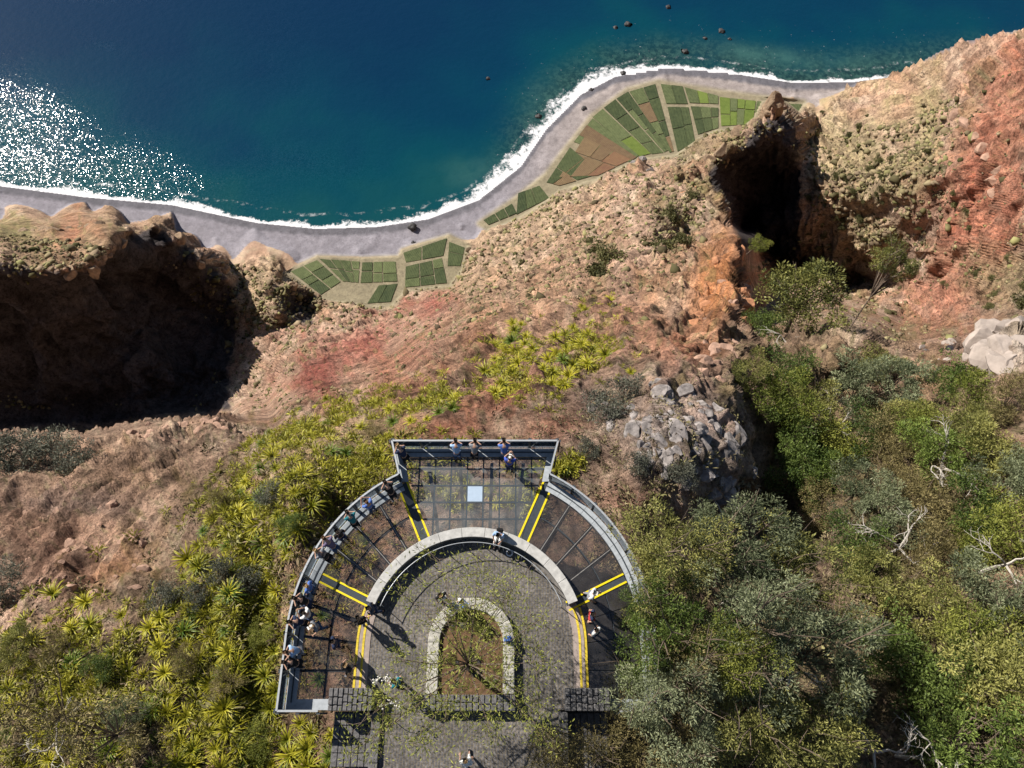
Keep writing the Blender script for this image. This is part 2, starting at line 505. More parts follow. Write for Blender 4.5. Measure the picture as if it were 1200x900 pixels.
def box_blur(A, r):
    for ax in (0, 1):
        pad = [(0, 0)] * A.ndim; pad[ax] = (r + 1, r)
        c = np.cumsum(np.pad(A, pad, mode='edge'), axis=ax)
        n = A.shape[ax]
        hi = np.take(c, np.arange(2 * r + 1, 2 * r + 1 + n), axis=ax)
        lo = np.take(c, np.arange(0, n), axis=ax)
        A = (hi - lo) / (2 * r + 1)
    return A


DIST = np.sqrt(GX * 0 + P0[..., 0] ** 2 + P0[..., 1] ** 2 + (P0[..., 2] - HC) ** 2)
N0 = grid_normals(P0)
N0 = box_blur(N0, 6); N0 /= np.linalg.norm(N0, axis=-1, keepdims=True) + 1e-9
flat = sstep(-566, -574, GZ)                # beach and fields stay smooth
amp_mask = (1 - 0.97 * flat) * (1 - BED)


def blob(px, py, rx, ry, rot=0.0, soft=0.5, wob=0.35):
    """Soft patch of ground around a surveyed spot, with an uneven rim."""
    c, s = math.cos(R(rot)), math.sin(R(rot))
    dx, dy = GX - px, GY - py
    u, v = (dx * c + dy * s) / rx, (-dx * s + dy * c) / ry
    return sstep(1 + soft * 0.5, 1 - soft, np.sqrt(u * u + v * v) * (1 + wob * RIM))


Pn = P0.reshape(-1, 3)
# a slow warp keeps the noise from looking regular
def shift_min(A, r):
    for ax in (0, 1):
        A = np.minimum.reduce([np.roll(A, s_, axis=ax) for s_ in (-r, -r // 2, 0, r // 2, r)])
    return A


DNEAR = shift_min(shift_min(DIST, 4), 10)
jump = np.abs(np.gradient(np.log(DIST), axis=0)) / DROW + np.abs(np.gradient(np.log(DIST), axis=1))
jump = box_blur(np.maximum(jump, 0), 4)
lam0 = DNEAR.ravel()
disp = np.zeros(len(Pn), np.float32)
rough_n = np.zeros(len(Pn), np.float32)
k = 0
for lam in (140, 70, 34, 17, 8.5, 4.2, 2.1, 1.0, 0.5):
    w = sstep(0.003, 0.009, lam / lam0) * sstep(0.20, 0.06, lam / lam0)
    idx = np.nonzero(w > 0.01)[0]
    if len(idx) == 0:
        continue
    q = Pn[idx] / lam + k * 17.3
    q[:, 2] *= 0.6                           # gullies run down the slope
    nz = noise3(q)
    rid = 0.42 - np.abs(nz) * 1.9            # ridged part
    val = (0.30 * nz + 0.40 * rid) * (0.125 if lam > 30 else 0.165) * lam * w[idx]
    disp[idx] += val
    rough_n[idx] += nz * w[idx] * 0.5
    k += 1
# ribs and gullies that run down the fall line, on warped coordinates
th = R(42) * sstep(880, 1010, GX).ravel()
wq = np.stack([noise3(Pn / 60.0 + 31), noise3(Pn / 60.0 + 57), noise3(Pn / 23.0 + 77)], 1)
fx_ = Pn[:, 0] * np.cos(th) + Pn[:, 1] * np.sin(th) + 16 * wq[:, 0] + 5 * wq[:, 2]
fy_ = -Pn[:, 0] * np.sin(th) + Pn[:, 1] * np.cos(th)
for lam, am in ((46, .17), (21, .19), (9.5, .19), (4.4, .18), (2.0, .15), (.9, .12)):
    w = sstep(0.004, 0.010, lam / lam0) * sstep(0.13, 0.05, lam / lam0)
    idx = np.nonzero(w > 0.01)[0]
    q = np.stack([fx_[idx] / lam, fy_[idx] / (3.4 * lam), (Pn[idx, 2] + 6 * wq[idx, 1]) / (3.0 * lam)], 1) + lam
    r_ = 1 - np.abs(noise3(q)) * 2.2
    disp[idx] += (np.sign(r_) * np.abs(r_) ** 1.25 - .42) * am * lam * w[idx] * 1.25
fin = np.maximum(np.exp(-(((GX - 892) / 75) ** 2 + ((GY - 190) / 85) ** 2)), np.exp(-(((GX - 70) / 160) ** 2 + ((GY - 262) / 38) ** 2)))
disp = disp * (1 - .62 * fin).ravel()
# broken rock: blocks of random height with sharp steps between them
def cells(P, seed):
    i = np.floor(P - .5).astype(np.int64)
    best = np.full(len(P), 1e9, np.float32); val = np.zeros(len(P), np.float32); sec = np.full(len(P), 1e9, np.float32)
    for dx in (0, 1):
        for dy in (0, 1):
            for dz in (0, 1):
                c = i + np.array([dx, dy, dz])
                h = _perm[_perm[_perm[(c[:, 0] + seed) & 255] + (c[:, 1] & 255)] + (c[:, 2] & 255)]
                jit = _g3[h] * .42 + .5
                d = ((P - c - jit) ** 2).sum(1).astype(np.float32)
                nb = d < best
                sec = np.where(nb, best, np.minimum(sec, d))
                best = np.where(nb, d, best); val = np.where(nb, _perm[h + 71] / 255.0, val)
    return val, np.sqrt(sec) - np.sqrt(best)


blk_n = noise3(Pn / np.maximum(lam0[:, None] * .06, 1) + 90)
blocky = np.clip(.30 + .9 * blk_n, .05, 1)
BLOCKV = np.zeros(len(Pn), np.float32)
for k_, (lam, am) in enumerate(((26, .24), (12, .32), (5.5, .36), (2.6, .34), (1.2, .26))):
    w = sstep(0.004, 0.009, lam / lam0) * sstep(0.075, 0.035, lam / lam0)
    idx = np.nonzero(w > 0.02)[0]
    q = Pn[idx] / lam * np.array([1, .8, .75]) + .35 * np.stack([wq[idx, 0], wq[idx, 1], wq[idx, 2]], 1) + 13.7 * k_
    v_, e_ = cells(q, 7 * k_)
    disp[idx] += ((v_ - .5) * am - .12 * sstep(.16, 0, e_)) * lam * w[idx] * blocky[idx]
    BLOCKV[idx] += (v_ - .5) * w[idx] * blocky[idx]
deck_near = np.exp(-(((GX - 550) / 260) ** 2 + ((GY - 720) / 190) ** 2))
GULLY = (1 - 0.6 * deck_near)
head = np.exp(-(((GX - 20) / 190) ** 2 + ((GY - 260) / 34) ** 2))
disp = disp.reshape(GX.shape) * (1 - .88 * head) * amp_mask * GULLY * sstep(0.10, 0.03, jump)
disp = np.where(seaward > -1, 0, disp)
RIM = noise3(np.stack([GX.ravel() / 34, GY.ravel() / 34, 0 * GX.ravel() + 2.2], 1)).reshape(GX.shape) \
    + 0.6 * noise3(np.stack([GX.ravel() / 12, GY.ravel() / 12, 0 * GX.ravel() + 9.2], 1)).reshape(GX.shape)
# knobbly outcrops get more relief
craggy = np.clip(blob(800, 525, 115, 75) + blob(1185, 405, 45, 30) + blob(870, 220, 70, 100) + blob(840, 340, 45, 90, -15) + blob(130, 380, 170, 130) * 0.5
                 + blob(60, 640, 90, 60) * 0.6, 0, 1)
disp = disp * (1 + 0.7 * craggy)
P1 = P0 + N0 * disp[..., None]
P1[..., 2] = np.where(seaward > 0, P0[..., 2], np.maximum(P1[..., 2], -579.6))
N1 = grid_normals(P1)

# ---- ground colours (albedo): what the ground is made of, plus painted shade on the spurs
def C(*c): return np.array(c, float)
mixw = lambda A, col, w: A * (1 - w[..., None]) + np.asarray(col) * w[..., None]
n_big = noise3(P1.reshape(-1, 3) / 38.0 + 5).reshape(GX.shape)
n_mid = noise3(np.stack([GX.ravel() / 22, GY.ravel() / 16, 0 * GX.ravel() + 7], 1)).reshape(GX.shape)
n_fin = noise3(np.stack([GX.ravel() / 6, GY.ravel() / 5, 0 * GX.ravel() + 3], 1)).reshape(GX.shape)
tan = C(0.375, 0.25, 0.18); sand = C(0.47, 0.35, 0.26); redd = C(0.40, 0.16, 0.10); orange = C(0.42, 0.205, 0.105)
maroon = C(0.29, 0.105, 0.08); grey = C(0.30, 0.275, 0.255); scrub = C(0.15, 0.135, 0.06); palegreen = C(0.25, 0.235, 0.11)
A = np.ones(GX.shape + (3,)) * tan
A = mixw(A, sand, sstep(-0.1, 0.5, n_mid + 0.5 * n_fin))
A = mixw(A, C(0.36, 0.20, 0.12), sstep(0.0, 0.5, n_big) * 0.6)
for (x, y, rx, ry, rot, col, w) in [
    (300, 345, 55, 45, 0, (0.34, 0.26, 0.15), .6), (620, 250, 90, 60, -30, (0.37, 0.28, 0.18), .6), (540, 330, 60, 40, 0, (0.36, 0.26, 0.16), .6),
    (150, 560, 180, 50, 0, (0.40, 0.255, 0.175), .8), (60, 620, 130, 60, 0, (0.36, 0.205, 0.14), .8), (90, 590, 90, 20, 5, (0.22, 0.17, 0.15), .6),
    (70, 680, 75, 50, 0, (0.42, 0.25, 0.18), .8), (135, 665, 45, 18, -10, orange, .7),
    (450, 420, 170, 55, -18, (0.38, 0.205, 0.145), .55), (620, 430, 160, 50, -15, (0.38, 0.21, 0.15), .5), (720, 330, 60, 60, -35, (0.40, 0.235, 0.165), .5), (1150, 200, 90, 150, 15, (0.40, 0.22, 0.15), .6),
    (505, 357, 34, 18, 0, maroon, 1.0), (425, 405, 42, 22, -15, maroon, 1.0), (375, 445, 42, 30, -30, maroon, 1.0), (368, 436, 22, 16, -30, (0.22, 0.07, 0.055), .9), (470, 425, 60, 20, -20, redd, .6),
    (330, 395, 20, 14, 0, maroon, .3),
    (520, 500, 75, 22, -12, redd, .9), (590, 465, 60, 18, -18, redd, .8), (650, 500, 60, 22, -15, redd, .65), (480, 455, 50, 16, -20, redd, .45),
    (560, 395, 60, 25, -20, (0.40, 0.19, 0.11), .7), (640, 340, 90, 40, -25, (0.43, 0.25, 0.15), .6), (740, 370, 60, 40, -40, (0.40, 0.20, 0.12), .5),
    (838, 335, 40, 95, 18, (0.44, 0.185, 0.08), 1.0), (800, 410, 45, 40, 0, redd, .7), (785, 320, 30, 60, 20, (0.44, 0.25, 0.14), .7), (855, 175, 35, 35, 0, (0.36, 0.26, 0.14), .6),
    (905, 140, 12, 22, 0, (0.40, 0.2, 0.11), .7), (745, 395, 60, 40, 0, (0.38, 0.20, 0.13), .5),
    (820, 172, 48, 30, -20, scrub, .55), (840, 235, 22, 36, 0, scrub, .5), (1160, 240, 60, 135, 12, (0.40, 0.145, 0.085), .95), (1145, 190, 11, 110, 18, (0.36, 0.11, 0.065), .8), (1120, 285, 12, 70, 30, (0.38, 0.12, 0.07), .8), (1182, 270, 13, 90, 14, (0.36, 0.11, 0.065), .8), (1178, 90, 16, 50, 40, (0.36, 0.12, 0.07), .7), (1185, 110, 60, 80, 20, redd, .6), (1110, 350, 60, 45, 0, redd, .9), (1090, 230, 30, 60, 20, redd, .45), (1060, 110, 60, 40, -30, (0.42, 0.26, 0.16), .6),
    (1000, 190, 70, 75, -20, (0.33, 0.27, 0.15), .85), (1010, 270, 60, 45, 0, (0.36, 0.27, 0.15), .8), (960, 250, 30, 40, 0, (0.42, 0.27, 0.17), .7), (1180, 330, 60, 40, -20, (0.33, 0.27, 0.15), .8),
    (1085, 160, 22, 100, 8, (0.27, 0.24, 0.12), .7), (1140, 120, 14, 60, 25, (0.30, 0.24, 0.13), .6), (1110, 300, 30, 14, 0, (0.42, 0.25, 0.16), .6),
    (1185, 408, 45, 30, -20, (0.52, 0.44, 0.37), .95), (1110, 412, 45, 16, 0, (0.46, 0.30, 0.23), .8), (1090, 440, 40, 30, 0, (0.40, 0.2, 0.12), .6),
    (800, 525, 115, 70, 20, (0.34, 0.285, 0.26), .85), (740, 590, 60, 25, 0, (0.33, 0.17, 0.12), .8), (720, 545, 40, 35, 0, (0.36, 0.235, 0.17), .6), (840, 480, 60, 40, 0, (0.30, 0.22, 0.20), .5),
    (75, 280, 120, 40, 0, (0.25, 0.165, 0.09), .85), (85, 275, 16, 26, 20, redd, .6), (15, 270, 30, 20, 0, (0.20, 0.20, 0.08), .6),
   
    (700, 305, 20, 26, 0, scrub, .5), (680, 180, 60, 30, -30, (0.34, 0.28, 0.18), .3), (790, 260, 32, 42, 0, scrub, .5),
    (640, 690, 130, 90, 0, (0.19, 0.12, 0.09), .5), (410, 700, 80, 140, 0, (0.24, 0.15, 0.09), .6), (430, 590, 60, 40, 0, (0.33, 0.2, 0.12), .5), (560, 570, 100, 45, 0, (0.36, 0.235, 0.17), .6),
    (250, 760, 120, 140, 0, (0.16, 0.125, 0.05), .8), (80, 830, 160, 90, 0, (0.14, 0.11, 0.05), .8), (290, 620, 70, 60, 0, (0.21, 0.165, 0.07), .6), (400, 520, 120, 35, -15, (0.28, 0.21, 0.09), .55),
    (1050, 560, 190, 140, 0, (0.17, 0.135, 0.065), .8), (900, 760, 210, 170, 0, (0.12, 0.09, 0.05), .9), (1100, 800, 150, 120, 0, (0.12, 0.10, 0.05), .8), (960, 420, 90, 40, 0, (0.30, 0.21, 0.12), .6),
]:
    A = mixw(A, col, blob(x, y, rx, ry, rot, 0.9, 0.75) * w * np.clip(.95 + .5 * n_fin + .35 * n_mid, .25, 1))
# bare rock where it is steepest; dry scrub speckles on gentler ground
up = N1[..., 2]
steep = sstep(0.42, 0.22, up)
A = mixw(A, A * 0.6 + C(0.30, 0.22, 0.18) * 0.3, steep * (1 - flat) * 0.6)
spk = sstep(0.12, 0.42, n_fin * 0.7 + 0.4 * n_mid + 0.25 * n_big)
A = mixw(A, scrub, spk * 0.55 * (1 - flat) * (1 - steep))
# shade on the sheer sides of two spurs and the knoll, painted near-black
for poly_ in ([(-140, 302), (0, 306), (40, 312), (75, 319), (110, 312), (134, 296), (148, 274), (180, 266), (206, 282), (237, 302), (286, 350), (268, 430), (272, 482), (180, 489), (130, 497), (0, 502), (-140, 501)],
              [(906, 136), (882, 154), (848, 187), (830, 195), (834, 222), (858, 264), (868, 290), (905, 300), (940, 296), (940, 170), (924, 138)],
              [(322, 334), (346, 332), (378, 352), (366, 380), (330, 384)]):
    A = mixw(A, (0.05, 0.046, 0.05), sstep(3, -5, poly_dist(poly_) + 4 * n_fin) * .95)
# beach: grey shingle, darker where the waves wet it
below = -seaward
beach = (GZ < -574.8).astype(float)
bw = beach * sstep(60, 46, below * (1 + 0.15 * RIM))
dark_sand = np.where(GX > 560, 1.0, 0.0)
A = mixw(A, C(0.235, 0.22, 0.245), beach * sstep(70, 52, below))
A = mixw(A, C(0.31, 0.265, 0.245), beach * sstep(560, 700, GX) * 0.8)
A = mixw(A, C(0.13, 0.125, 0.14), beach * sstep(11, 6, below + 1.5 * n_fin))
A = mixw(A, C(0.26, 0.215, 0.15), flat * sstep(52, 66, below) * 0.8)
A = mixw(A, C(0.25, 0.215, 0.145), BED)
A = mixw(A, C(0.22, 0.19, 0.12), flat * sstep(0.1, 0.4, n_fin) * 0.3 * (1 - beach))
A *= (1 + 0.16 * n_fin + 0.10 * n_mid + .38 * BLOCKV.reshape(GX.shape) * (1 - flat))[..., None]
A = np.clip(A * np.where(A.mean(-1, keepdims=True) > .1, 1.08, 1), 0.015, 0.8)

idx = np.arange(NX * NY).reshape(NY, NX)
F = np.stack([idx[:-1, :-1], idx[1:, :-1], idx[1:, 1:], idx[:-1, 1:]], -1)
keep = (seaward[:-1, :-1] < 30) & (seaward[1:, 1:] < 30)
Fk = F[keep]
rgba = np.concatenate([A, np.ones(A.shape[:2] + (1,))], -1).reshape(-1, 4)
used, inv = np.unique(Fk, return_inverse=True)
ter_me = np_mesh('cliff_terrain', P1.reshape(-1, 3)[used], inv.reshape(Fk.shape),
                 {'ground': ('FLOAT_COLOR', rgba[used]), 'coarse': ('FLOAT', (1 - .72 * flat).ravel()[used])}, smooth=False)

m, n, l, b = new_mat('volcanic_ground')
at = n.new('ShaderNodeAttribute'); at.attribute_name = 'ground'
geo = n.new('ShaderNodeNewGeometry')
def nz_node(scale, detail=9, rough=0.68):
    x = n.new('ShaderNodeTexNoise'); x.inputs['Scale'].default_value = scale
    x.inputs['Detail'].default_value = detail; x.inputs['Roughness'].default_value = rough
    l.new(geo.outputs['Position'], x.inputs['Vector']); return x
nA, nB = nz_node(0.09, 10, 0.72), nz_node(1.3, 8, 0.7)
def mul(col, fac_node, lo, hi, a=0.3, z=0.7):
    mr = n.new('ShaderNodeMapRange'); mr.inputs[1].default_value = a; mr.inputs[2].default_value = z
    mr.inputs[3].default_value = lo; mr.inputs[4].default_value = hi
    l.new(fac_node.outputs['Fac'], mr.inputs[0])
    v = n.new('ShaderNodeVectorMath'); v.operation = 'SCALE'
    l.new(col, v.inputs[0]); l.new(mr.outputs[0], v.inputs['Scale'])
    return v.outputs[0]
c = mul(at.outputs['Color'], nA, 0.55, 1.40, 0.38, 0.62)
c = mul(c, nB, 0.62, 1.34, 0.32, 0.68)
nC = nz_node(0.42, 5, 0.6)
c = mul(c, nC, 0.50, 1.12, 0.36, 0.50)
nD = nz_node(4.0, 5, 0.6)
c = mul(c, nD, 0.55, 1.15, 0.36, 0.52)
co = n.new('ShaderNodeAttribute'); co.attribute_name = 'coarse'
cm_ = n.new('ShaderNodeMix'); cm_.data_type = 'RGBA'
l.new(co.outputs['Fac'], cm_.inputs[0]); l.new(at.outputs['Color'], cm_.inputs[6]); l.new(c, cm_.inputs[7])
l.new(cm_.outputs[2], b.inputs['Base Color'])
b.inputs['Roughness'].default_value = 0.95
b.inputs['Specular IOR Level'].default_value = 0.1
b1 = n.new('ShaderNodeBump'); l.new(co.outputs['Fac'], b1.inputs['Strength']); b1.inputs['Distance'].default_value = 5.0
l.new(nA.outputs['Fac'], b1.inputs['Height'])
b2 = n.new('ShaderNodeBump'); b2.inputs['Strength'].default_value = 0.8; b2.inputs['Distance'].default_value = 0.35
l.new(nB.outputs['Fac'], b2.inputs['Height']); l.new(b1.outputs[0], b2.inputs['Normal'])
l.new(b2.outputs[0], b.inputs['Normal'])
M['ground'] = m
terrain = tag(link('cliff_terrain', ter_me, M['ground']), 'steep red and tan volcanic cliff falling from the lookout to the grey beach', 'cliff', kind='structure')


def ground(px, py):
    """World point of the finished land at a photo column and row."""
    i = int(col_of(px)); j = int(row_of(py))
    i = min(max(i, 0), NX - 1); j = min(max(j, 0), NY - 1)
    return Vector(P1[j, i])


# ------------------------------------------------------------------ sea
sx_ = np.concatenate([[-9000, -4000, -1800, -900], np.linspace(-500, 1600, 460), [2000, 3000, 5500, 10000]])
sy_ = np.concatenate([[-640, -560, -440, -360, -300, -250], np.linspace(-200, 330, 210)])
SXX, SYY = np.meshgrid(sx_, sy_)
wx, wy, wz = W(SXX, SYY, SEA)
S = np.stack([wx, wy, 0 * wx + SEA], -1)
poly = np.array([W(x, y, SEA)[:2] for x, y in SHORE + [(1120, 80), (1250, 70), (1600, 60)]])
pts = S[..., :2].reshape(-1, 2)
dmin = np.full(len(pts), 1e9); side = np.zeros(len(pts))
for a, b_ in zip(poly[:-1], poly[1:]):
    ab = b_ - a
    t = np.clip(((pts - a) @ ab) / (ab @ ab), 0, 1)
    dd = np.linalg.norm(pts - a - t[:, None] * ab, axis=1)
    dmin = np.minimum(dmin, dd)
shy = np.interp(SXX, [p[0] for p in SHORE] + [1120, 1250, 1600], [p[1] for p in SHORE] + [80, 70, 60])
dmin = np.where((SYY > shy).ravel(), 0, dmin)
reef = (sstep(540, 640, SXX) * (1 - 0.3 * sstep(1000, 1150, SXX))).ravel()
idx = np.arange(S.shape[0] * S.shape[1]).reshape(S.shape[:2])
Fs = np.stack([idx[:-1, :-1], idx[1:, :-1], idx[1:, 1:], idx[:-1, 1:]], -1).reshape(-1, 4)
chop = np.clip(.10 + .95 * sstep(-22, 60, SYY - (58 + .50 * SXX) + 10 * np.sin(SXX * .045)) * sstep(470, 240, SXX) + .45 * np.exp(-(((SXX - 122) / 26) ** 2 + ((SYY - 52 - .25 * (SXX - 122)) / 7) ** 2)) + .5 * np.exp(-(((SXX - 120) / 90) ** 2 + ((SYY + 1) / 5) ** 2)) + .22 * np.exp(-(((SXX - 330) / 40) ** 2 + ((SYY - 60) / 60) ** 2)), 0, 1).ravel()
chop = np.clip(chop + (.62 * np.exp(-(((SXX - 360) / 75) ** 2 + ((SYY - 192 - .08 * (SXX - 360)) / 24) ** 2))).ravel(), 0, 1)
turb = np.clip(1.0 * np.exp(-(((SXX - 895) / 55) ** 2 + ((SYY - 66 - .12 * (SXX - 895)) / 11) ** 2)) + .55 * np.exp(-(((SXX - 562) / 40) ** 2 + ((SYY - 205) / 20) ** 2)) + .45 * np.exp(-(((SXX - 1010) / 60) ** 2 + ((SYY - 72) / 9) ** 2)) + .4 * np.exp(-(((SXX - 640) / 30) ** 2 + ((SYY - 120) / 26) ** 2)), 0, 1).ravel()
surf_w = (0.6 + 0.85 * sstep(480, 600, SXX) * sstep(800, 700, SXX) + 0.2 * sstep(420, 600, SXX) - 0.25 * sstep(700, 900, SXX)).ravel()
sea_me = np_mesh('sea', S.reshape(-1, 3), Fs, {'shore': ('FLOAT', dmin), 'reef': ('FLOAT', reef), 'surf': ('FLOAT', surf_w), 'chop': ('FLOAT', chop), 'turbid': ('FLOAT', turb)})
m, n, l, b = new_mat('sea_water')
geo = n.new('ShaderNodeNewGeometry')
def attr(a):
    x = n.new('ShaderNodeAttribute'); x.attribute_name = a; return x.outputs['Fac']
def noise(scale, detail=4, rough=0.55, vec=None, dist=0.0):
    x = n.new('ShaderNodeTexNoise'); x.inputs['Scale'].default_value = scale; x.inputs['Detail'].default_value = detail
    x.inputs['Roughness'].default_value = rough; x.inputs['Distortion'].default_value = dist
    l.new(vec or geo.outputs['Position'], x.inputs['Vector']); return x.outputs['Fac']
def math_(op, a, b2=None, clamp=False):
    x = n.new('ShaderNodeMath'); x.operation = op; x.use_clamp = clamp
    for i, v in enumerate((a, b2)):
        if v is None: continue
        if isinstance(v, (int, float)): x.inputs[i].default_value = v
        else: l.new(v, x.inputs[i])
    return x.outputs[0]
def rng_(v, a, z, lo=0.0, hi=1.0, smooth=True):
    x = n.new('ShaderNodeMapRange'); x.interpolation_type = 'SMOOTHSTEP' if smooth else 'LINEAR'
    x.inputs[1].default_value = a; x.inputs[2].default_value = z; x.inputs[3].default_value = lo; x.inputs[4].default_value = hi
    l.new(v, x.inputs[0]); return x.outputs[0]
def mixc(f, c1, c2):
    x = n.new('ShaderNodeMix'); x.data_type = 'RGBA'
    l.new(f, x.inputs[0])
    for i, v in ((6, c1), (7, c2)):
        if isinstance(v, tuple): x.inputs[i].default_value = (*v, 1)
        else: l.new(v, x.inputs[i])
    return x.outputs[2]
sh = attr('shore')
big = noise(0.006, 3)
shw = math_('ADD', sh, rng_(big, 0.3, 0.7, -70, 70, False))
ramp = n.new('ShaderNodeValToRGB'); l.new(rng_(shw, 0, 420, 0, 1, False), ramp.inputs[0])
e = ramp.color_ramp.elements
e[0].position = 0.0; e[0].color = (0.004, 0.0558, 0.0684, 1)
e[1].position = 1.0; e[1].color = (0.0006, 0.0205, 0.0627, 1)
for p, c_ in ((0.12, (0.001, 0.0465, 0.0703, 1)), (0.3, (0.0006, 0.0326, 0.0684, 1)), (0.55, (0.0006, 0.0233, 0.0627, 1))):
    x = e.new(p); x.color = c_
col = ramp.outputs[0]
# stony shallows: mottled grey and green through the water
stones = noise(0.16, 6, 0.75)
shal = math_('MULTIPLY', rng_(sh, 75, 8), attr('reef'))
mott = mixc(rng_(stones, 0.42, 0.62), (0.012, 0.030, 0.032), (0.045, 0.10, 0.085))
col = mixc(math_('MULTIPLY', shal, rng_(noise(0.02, 4), 0.25, 0.55, 0.35, 0.85)), col, mott)
col = mixc(math_('MULTIPLY', attr('turbid'), rng_(noise(0.035, 6, 0.65), 0.3, 0.66, 0.15, 0.8)), col, (0.045, 0.125, 0.115))
# surf: white where waves break, ragged on the sea side
nf = noise(0.12, 8, 0.72)
nf2 = noise(0.03, 3, 0.5)
width = math_('MULTIPLY', attr('surf'), rng_(nf2, 0.3, 0.7, 3, 17, False))
edge = math_('DIVIDE', sh, width)
foam = rng_(math_('ADD', edge, math_('MULTIPLY', math_('SUBTRACT', nf, 0.5), 4.2)), 1.15, 0.45)
line2 = rng_(math_('ABSOLUTE', math_('SUBTRACT', math_('ADD', sh, math_('MULTIPLY', nf2, 14.0)), 26.0)), 3.0, 0.5)
line2 = math_('MULTIPLY', math_('MULTIPLY', line2, rng_(nf, 0.5, 0.66)), 0.45)
foam = math_('MAXIMUM', foam, line2)
spots = math_('MULTIPLY', math_('MULTIPLY', rng_(noise(0.22, 5, 0.7), 0.66, 0.72), attr('reef')), rng_(sh, 110, 25))
foam = math_('MAXIMUM', foam, math_('MULTIPLY', spots, 0.55))
col = mixc(foam, col, (0.72, 0.72, 0.74))
l.new(col, b.inputs['Base Color'])
b.inputs['IOR'].default_value = 1.33
b.inputs['Specular IOR Level'].default_value = 0.5
l.new(math_('MAXIMUM', math_('MULTIPLY', foam, 0.8), 0.08), b.inputs['Roughness'])
# wind waves; calmer and rougher streaks
mp = n.new('ShaderNodeMapping'); mp.inputs['Rotation'].default_value = (0, 0, R(35)); mp.inputs['Scale'].default_value = (0.35, 1.0, 1.0)
l.new(geo.outputs['Position'], mp.inputs['Vector'])
wind = noise(0.011, 4, 0.6, mp.outputs[0], 0.6)
def vmath(op, a, b2=None, scale=None):
    x = n.new('ShaderNodeVectorMath'); x.operation = op
    for i, v in enumerate((a, b2)):
        if v is None: continue
        if isinstance(v, tuple): x.inputs[i].default_value = v
        else: l.new(v, x.inputs[i])
    if scale is not None: l.new(scale, x.inputs['Scale'])
    return x.outputs[0]
facet = None
for sc_ in (0.95, 1.6):                    # wavelets a couple of metres long, each a small tilted mirror
    vo = n.new('ShaderNodeTexVoronoi'); vo.inputs['Scale'].default_value = sc_
    l.new(geo.outputs['Position'], vo.inputs['Vector'])
    t_ = vmath('SUBTRACT', vo.outputs['Color'], (.5, .5, .5))
    facet = t_ if facet is None else vmath('ADD', facet, t_)
facet = vmath('MULTIPLY', facet, (1, 1, 0))
tilt = vmath('SCALE', facet, None, math_('MULTIPLY', rng_(wind, 0.34, 0.56, 0.13, 0.30), attr('chop')))
nrm = vmath('NORMALIZE', vmath('ADD', tilt, (0, 0, 1)))
bp = n.new('ShaderNodeBump'); bp.inputs['Distance'].default_value = 0.5; bp.inputs['Strength'].default_value = 0.6
l.new(noise(0.12, 3, 0.5), bp.inputs['Height']); l.new(nrm, bp.inputs['Normal'])
l.new(bp.outputs[0], b.inputs['Normal'])
M['sea'] = m
sea = tag(link('sea', sea_me, M['sea']), 'deep blue ocean turning turquoise along the shore', 'sea', kind='structure')
# ------------------------------------------------------------------ terraced fields at the foot of the cliff
def crop_mat(name, c1, c2, ang):
    m, n, l, b = new_mat(name)
    geo = n.new('ShaderNodeNewGeometry'); oi = n.new('ShaderNodeObjectInfo')
    mp = n.new('ShaderNodeMapping'); mp.inputs['Rotation'].default_value = (0, 0, ang)
    l.new(geo.outputs['Position'], mp.inputs['Vector'])
    wv = n.new('ShaderNodeTexWave'); wv.inputs['Scale'].default_value = 0.19; wv.inputs['Distortion'].default_value = 2.5
    wv.inputs['Detail'].default_value = 4; wv.inputs['Detail Scale'].default_value = 2.0
    l.new(mp.outputs[0], wv.inputs['Vector'])
    nz = n.new('ShaderNodeTexNoise'); nz.inputs['Scale'].default_value = 0.22; nz.inputs['Detail'].default_value = 8
    nz.inputs['Roughness'].default_value = 0.75
    l.new(geo.outputs['Position'], nz.inputs['Vector'])
    a = n.new('ShaderNodeMath'); a.operation = 'MULTIPLY_ADD'; a.inputs[1].default_value = 0.17
    l.new(wv.outputs['Fac'], a.inputs[0]); l.new(nz.outputs['Fac'], a.inputs[2])
    r = n.new('ShaderNodeMath'); r.operation = 'MULTIPLY_ADD'; r.inputs[1].default_value = 0.25
    l.new(oi.outputs['Random'], r.inputs[0]); l.new(a.outputs[0], r.inputs[2])
    mr = n.new('ShaderNodeMapRange'); mr.inputs[1].default_value = 0.38; mr.inputs[2].default_value = 0.92
    l.new(r.outputs[0], mr.inputs[0])
    mx = n.new('ShaderNodeMix'); mx.data_type = 'RGBA'
    mx.inputs[6].default_value = (*c1, 1); mx.inputs[7].default_value = (*c2, 1)
    l.new(mr.outputs[0], mx.inputs[0]); l.new(mx.outputs[2], b.inputs['Base Color'])
    b.inputs['Roughness'].default_value = 0.9; b.inputs['Specular IOR Level'].default_value = 0.1
    bp = n.new('ShaderNodeBump'); bp.inputs['Distance'].default_value = 1.2; bp.inputs['Strength'].default_value = 0.7
    l.new(a.outputs[0], bp.inputs['Height']); l.new(bp.outputs[0], b.inputs['Normal'])
    return m


